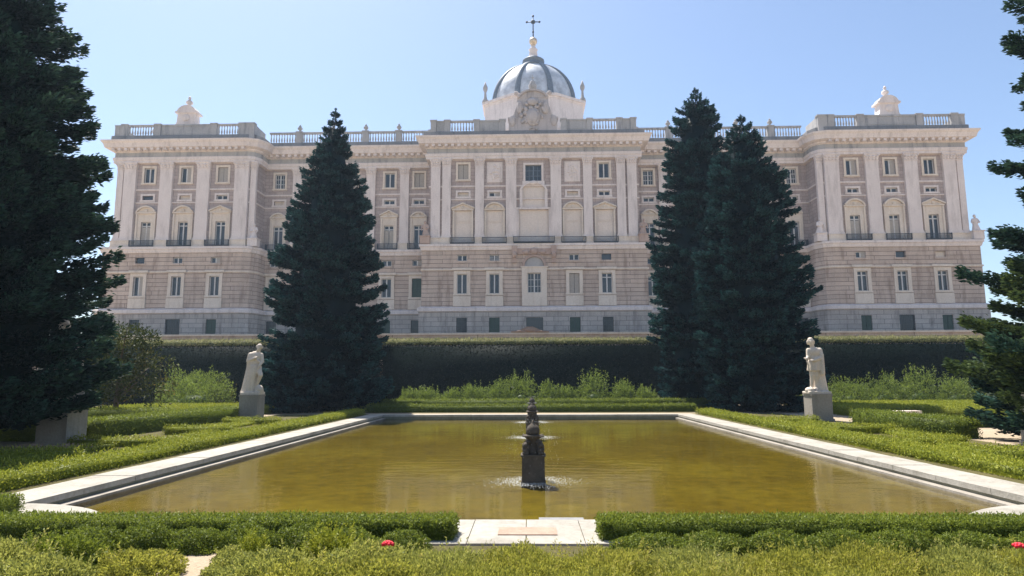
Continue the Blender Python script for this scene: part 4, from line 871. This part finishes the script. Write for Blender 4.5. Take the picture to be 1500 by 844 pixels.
# ------------------------------------------------------------------ bushes at the hedge foot
def bush(x, y, rx, h, label, mat='olean', n=4200, shoots=1.0, leaf=.16, ry=None, group='bushes at the foot of the tall hedge', name='oleander_bush'):
    me = shrub_mesh(name, rx*.88, (ry or rx*.8)*.9, h*.95, leaf, n, shoots*.6, .24, x, up=.5, aspect=.3); o = link(name, me, [M[mat], M[mat]], None, (x, y, 0)); return tag(o, label, 'bush', group)
for x, h, rx, lb in ((-10.6, 1.5, 1.0, 'thin low bush by the foot of the single fir, first of the far row'), (-9.0, 1.7, 1.1, 'second small bush from the single fir in the far row'), (-7.2, 1.5, 1.1, 'low dark bush between two brighter ones in the far row'), (-5.4, 2.0, 1.2, 'rounded bush in the far row, just left of a bright yellow green one'),
                     (-3.5, 2.2, 1.2, 'bright yellow green bush left of the tall shaggy bush behind the fountains'), (-1.6, 2.9, 1.5, 'tall shaggy bush directly behind the row of fountains'), (.6, 2.0, 1.2, 'low bush between the two tallest bushes of the far row'), (2.1, 1.8, 1.0, 'small bush just left of the tallest spiky bush'),
                     (4.1, 3.0, 1.55, 'tallest spiky bush of the far row, right of the fountains'), (6.4, 2.2, 1.2, 'rounded bush right of the tallest spiky bush'), (8.3, 1.7, 1.1, 'last low bush of the far row before the paired firs')):
    bush(x, 53.2+random.uniform(-.4, .4), rx, h, lb)
bush(-26.4, 50.4, 3.1, 3.3, 'large rounded bright green bush behind the left garden hedges', n=14000, shoots=1.6, group='big bushes beside the parterre')
for i, (x, h, lb) in enumerate(((22.0, 1.9, 'first bush right of the statue with outstretched hand'), (24.6, 2.4, 'second bush from the statue with outstretched hand along the right tall hedge'), (27.2, 2.5, 'middle bush of the right row, in line with its taller neighbours'), (29.9, 2.9, 'tallest bush of the right row, with long pale shoots'), (32.9, 2.5, 'last bush of the right row, partly behind near fir boughs'))):
    bush(x, 54.0, 1.95, h*1.05, lb, n=5200, group='bushes along the right tall hedge')
bush(34.0, 51.5, 1.8, 3.5, 'brownish bush with rusty leaves beside the near fir boughs on the right', 'magno', 2600, .5, .15, name='rusty_bush', group='big bushes beside the parterre')
bush(-24.4, 50.5, 1.5, 2.1, 'small brownish bush between the magnolia and the large rounded bush', 'magno', 2000, .4, .14, name='rusty_bush', group='big bushes beside the parterre')

# ------------------------------------------------------------------ clipped hedges of the parterre
HG = 'low clipped box hedges of the parterre'
def H(x0, x1, y0, y1, h, label, mat='box', leaf=.06, per=500, **kw):
    A = (x1-x0)*(y1-y0)+(x1-x0)*h*1.4+(y1-y0)*h*2; o = hedge('box_hedge', x0, x1, y0, y1, h, leaf, int(per*A), M[mat], **kw); return tag(o, label, 'hedge', HG)
# far side
H(-12.0, 10.2, 45.2, 46.0, .5, 'straight low hedge behind the far pool coping', leaf=.08, per=260)
H(-14.5, 12.0, 48.2, 49.2, .75, 'second low hedge behind the far pool edge, in front of the bushes', leaf=.08, per=260)
# strips along the long sides, in lengths
for s, side, X0, X1 in ((-1, 'left', -12.35, -11.45), (1, 'right', 9.6, 10.5)):
    ys = [13.2, 20.4, 27.4, 34.6, 43.0]; nm = ['nearest', 'second', 'third', 'farthest']
    for k in range(4): H(X0, X1, ys[k]+.05, ys[k+1]-.05, .3, f'{nm[k]} length of the yellow green border hedge along the {side} pool coping', 'boxyel', .05 if k < 2 else .065, 900 if k < 2 else 520)
xa = {-1: (-16.3, -12.9), 1: (11.0, 13.9)}
for s, side in ((-1, 'left'), (1, 'right')):
    a, b = xa[s]; w3 = (b-a)/3
    rows = [(14.6, 'first'), (18.0, 'second'), (22.2, 'third'), (27.2, 'fourth'), (33.4, 'fifth')]
    for k, (y, nm) in enumerate(rows):
        off = .35 if k % 2 else -.1
        H(a+off, b-.5+off, y, y+.7, .30+.05*(k % 2), f'{nm} yellow green cross hedge from the camera in the {side} parterre bed', 'boxyel', .055, 520)
        if k < 4: c = a+w3*(1 if k % 2 else 2); H(c, c+.6, y+.8, rows[k+1][0]-.05, .2, f'short link hedge beyond the {nm} cross hedge of the {side} parterre bed', 'boxyel', .055, 480)
H(-18.5, -17.2, 25.4, 38.0, .72, 'long dark sided hedge running from the near fir to the leaning statue', leaf=.065, per=420)
H(-28.5, -18.1, 38.2, 48.0, .52, 'broad flat topped hedge in front of the large rounded bush', 'boxyel', leaf=.075, per=330)
H(-26, -18.35, 24.3, 25.3, .8, 'dark hedge running behind the foot of the big near fir to the half hidden pedestal', leaf=.06, per=420)
H(-28, -19.0, 33.0, 34.0, .8, 'hedge crossing behind the near fir, left of the long dark sided hedge', leaf=.07, per=330)
H(14.5, 15.5, 25.0, 33.0, .68, 'long dark sided hedge beyond the statue with outstretched hand, on the pool side', leaf=.065, per=420)
H(16.3, 23.0, 30.4, 31.4, .46, 'lower front hedge of the right stepped pair', leaf=.07, per=380)
H(17.6, 21.2, 39.0, 50.0, .52, 'flat topped bright hedge block left of its slightly nearer neighbour on the right', 'boxyel', leaf=.075, per=330)
H(21.4, 31.0, 37.0, 49.0, .55, 'flat topped bright hedge block nearest the right fir boughs', 'boxyel', leaf=.075, per=330)
# benches
def bench(x, y, label, w=1.3):
    o = empty('stone_bench', (x, y, 0)); m = MB(); m.box((x-w/2, y-.3, .36), (x+w/2, y+.3, .50)); m.link('seat', M['cream'], o)
    for s in (-1, 1): m = MB(); m.box((x+s*w*.33-.12, y-.22, 0), (x+s*w*.33+.12, y+.22, .358)); m.link('leg', M['cream'], o)
    return tag(o, label, 'bench', 'pale stone garden benches')
bench(-19.4, 29.3, 'small cream stone bench between the dark near fir and the clipped hedges on the left')
bench(18.6, 35.5, 'small pinkish stone bench between the clipped hedges on the right')
# soil under the beds
for k, (a, b, c, d) in enumerate(((-17.1, -11.12, 12.6, 43), (9.22, 14.8, 12.6, 43), (-14, 12, 44.2, 58), (-14, -5.3, 3.5, 9.2), (-4.72, 12.2, 3.5, 9.2))):
    sheet('planting_bed', a, b, c, d, 0.0+k*0.0, M['bed'])
# flower bed by the near fir
fb = empty('flower_bed', (-14.9, 19.4, 0)); me = shrub_mesh('foliage', 1.1, .7, .22, .06, 1500, .1, .2, 5); link('foliage', me, [M['laven'], M['laven']], fb, (-14.9, 19.4, 0))
n = 160; P = np.c_[rng.normal(size=n)*.6, rng.normal(size=n)*.3, .24+.08*rng.random(n)]; link('blossoms', np_mesh('blossoms', blades(P, rng.normal(size=(n, 3))*.5+np.array([0, -.5, 1]), np.full(n, .08), np.full(n, .07)), np.full(n, .5)), M['plaque'], fb, (-14.9, 19.4, 0))
tag(fb, 'small bed of faded pink flowers under the near fir, beside the border hedge', 'flower bed')

# ------------------------------------------------------------------ near hedges and foreground shrubs
o = H(-14.0, -2.0, 9.4, 9.98, .27, 'crisp clipped near hedge left of the viewing platform', 'box', .032, 5200, rough=.018, shoots=.1, round_=.05); o['group'] = 'clipped hedges flanking the viewing platform'
o = H(0.02, 12.6, 9.4, 9.98, .27, 'crisp clipped near hedge right of the viewing platform', 'box', .032, 5200, rough=.018, shoots=.1, round_=.05); o['group'] = 'clipped hedges flanking the viewing platform'
H(-11.6, -9.35, 10.1, 11.2, .34, 'bright clipped hedge corner at the far left end of the near hedge', 'box', .036, 3200, rough=.02)
def near_shrub(name, x, y, rx, ry, h, label, mat, group, leaf=.034, per=9000, shoots=.3, flower=None, asp=.5, upv=.4):
    n = int(per*(rx*ry*3.2+(rx+ry)*h*2.4)); me = shrub_mesh(name, rx, ry, h, leaf, n, shoots, .16, x*3, up=upv, aspect=asp, clip=(name == 'clipped_bush')); 
    if flower is None: return tag(link(name, me, [M[mat], M[mat]], None, (x, y, 0)), label, 'shrub', group)
    r = empty(name, (x, y, 0)); link('foliage', me, [M[mat], M[mat]], r, (x, y, 0))
    for fx, fy, fz in flower:
        m = MB()
        for k in range(14):
            a = k*2.4; rr = .010+.0034*k; m.ell((rr*math.cos(a), rr*math.sin(a), .012*math.cos(rr*40)), (.020, .016, .021), 7, 5, Matrix.Rotation(a, 3, 'Z') @ Matrix.Rotation(.6, 3, 'Y'))
        m.link('red_flower', M['red'], r, (x+fx, y+fy, fz))
    return tag(r, label, 'shrub', group)
GB = 'rounded clipped bushes behind the foreground planting'
xs = [-6.75, -6.05, -5.35, -4.65, -3.95, -3.3]
lbs = ['rounded clipped bush farthest left in the second near row', 'second rounded bush in the near row, left of the sandy gap', 'rounded clipped bush directly behind the sandy gap', 'rounded bush just right of the sandy gap', 'fifth rounded bush of the near row, taller than its neighbours', 'last dark rounded bush of the left near row before the red flower']
for k, x in enumerate(xs): near_shrub('clipped_bush', x, 9.0+random.uniform(-.03, .03), .43, .27, .32+random.uniform(-.02, .04), lbs[k], 'box', GB, .03, 9000, .04)
near_shrub('clipped_bush', -2.62, 9.0, .36, .26, .27, 'small rounded bush closest to the viewing platform on the left', 'box', GB, .03, 9000, .04)
rb = [(0.6, .24), (1.4, .25), (2.2, .28), (3.0, .29), (3.8, .3), (4.6, .28), (5.5, .26), (6.4, .27)]
lr = ['tiny clipped bush just right of the viewing platform', 'second small clipped bush right of the platform', 'third clipped bush right of the platform', 'fourth clipped bush right of the platform, darker and longer', 'fifth clipped bush right of the platform', 'sixth clipped bush right of the platform', 'seventh clipped bush right of the platform', 'clipped bush at the far right end of the near row']
for (x, h), lb in zip(rb, lr): near_shrub('clipped_bush', x, 8.95, .5, .3, h, lb, 'box', GB, .03, 8500, .04)
# loose shrubs at the bottom of the picture
FG = 'loose shrubs of the foreground planting'
near_shrub('loose_shrub', -7.0, 7.6, .75, .55, .48, 'tall leafy shrub in the bottom left corner', 'laven', FG, .04, 6500, .8)
near_shrub('loose_shrub', -6.1, 7.15, .66, .5, .40, 'pale tipped shrub left of the sandy gap, near its edge', 'laven', FG, .036, 7000, .5)
near_shrub('loose_shrub', -5.42, 7.8, .46, .4, .30, 'low shrub bordering the sandy gap on its left side', 'laven2', FG, .034, 7000, .5)
near_shrub('loose_shrub', -7.9, 8.0, .6, .5, .5, 'dark green shrub rising behind the bottom left shrubs', 'box', FG, .04, 6500, .9)
near_shrub('loose_shrub', -6.6, 8.15, .5, .35, .42, 'bright green shrub with upright shoots, behind the left foreground', 'box', FG, .036, 7000, 1.2)
near_shrub('loose_shrub', -3.7, 7.35, .62, .5, .43, 'grey green shrub right of the sandy gap', 'laven', FG, .036, 7500, .6)
near_shrub('loose_shrub', -2.75, 7.55, .62, .5, .44, 'grey green rose shrub carrying one red flower', 'laven', FG, .036, 7500, .6, flower=[(.31, -.30, .49)])
near_shrub('loose_shrub', -3.3, 8.15, .4, .3, .46, 'bright yellow green shoots standing above the rose shrub', 'boxyel', FG, .036, 6000, 1.8)
near_shrub('loose_shrub', -4.3, 8.3, .2, .2, .38, 'small bright sprig between the clipped bushes near the sandy gap', 'boxyel', FG, .03, 6000, 1.0)
near_shrub('loose_shrub', -4.42, 7.95, .26, .3, .24, 'low tuft at the right edge of the sandy gap', 'laven', FG, .032, 7000, .3)
near_shrub('loose_shrub', -4.62, 8.5, .22, .18, .16, 'tiny tuft where the sandy gap meets the clipped bushes', 'laven', FG, .03, 7000, .2)
near_shrub('loose_shrub', -3.2, 6.6, .68, .5, .48, 'yellowish shrub at the bottom edge, right of the sandy gap', 'laven2', FG, .036, 7000, .6)
near_shrub('loose_shrub', -2.5, 6.75, .75, .55, .5, 'olive shrub at the bottom edge under the red flower', 'laven2', FG, .036, 7000, .6)
fx = [-1.9, -1.0, -.1, .8, 1.7, 2.6, 3.5, 4.4, 5.3, 6.2]
fl = ['feathery olive shrub left of the platform at its near side', 'feathery olive shrub directly before the viewing platform', 'feathery shrub before the right end of the platform', 'first feathery shrub beyond the platform on the right', 'second feathery shrub beyond the platform on the right', 'third feathery shrub beyond the platform on the right', 'fourth feathery shrub beyond the platform, midway to the corner', 'feathery shrub carrying two red blooms near the right corner', 'feathery shrub just right of the two red blooms', 'feathery shrub in the bottom right corner']
for k, (x, lb) in enumerate(zip(fx, fl)):
    hh = .44+random.uniform(-.02, .05)-(.02 if k < 3 else 0)
    near_shrub('feathery_shrub', x, 7.35+random.uniform(-.12, .12), .66, .6, hh, lb, 'laven2' if k % 3 else 'laven', 'feathery shrubs along the bottom edge', .036, 8500, 1.4, flower=[(-.36, -.2, .50), (-.19, -.16, .50)] if k == 7 else None, asp=.3, upv=.9)
for k, x in enumerate([-1.5, -.4, .7, 1.8, 2.9, 4.0, 5.1]):
    near_shrub('feathery_shrub', x, 6.35, .75, .6, .5, ['front', 'second front', 'third front', 'fourth front', 'fifth front', 'sixth front', 'last front'][k]+' feathery shrub from the olive one along the very bottom edge', 'laven2', 'feathery shrubs cut by the bottom edge', .036, 7000, 1.2, asp=.3, upv=.9)
HAZE = True
if HAZE:
    m = MB(); m.box((-320, -30, -2), (320, 420, 90)); hm, nt = new_mat('summer_haze'); pv = N(nt, 'ShaderNodeVolumePrincipled'); pv.inputs['Color'].default_value = (0.62, 0.80, 1.0, 1); pv.inputs['Density'].default_value = 0.00034; pv.inputs['Anisotropy'].default_value = 0.35
    o = N(nt, 'ShaderNodeOutputMaterial'); L(nt, pv.outputs[0], o.inputs['Volume']); tag(m.link('haze', hm), kind='stuff')
    sc.cycles.volume_bounces = 0
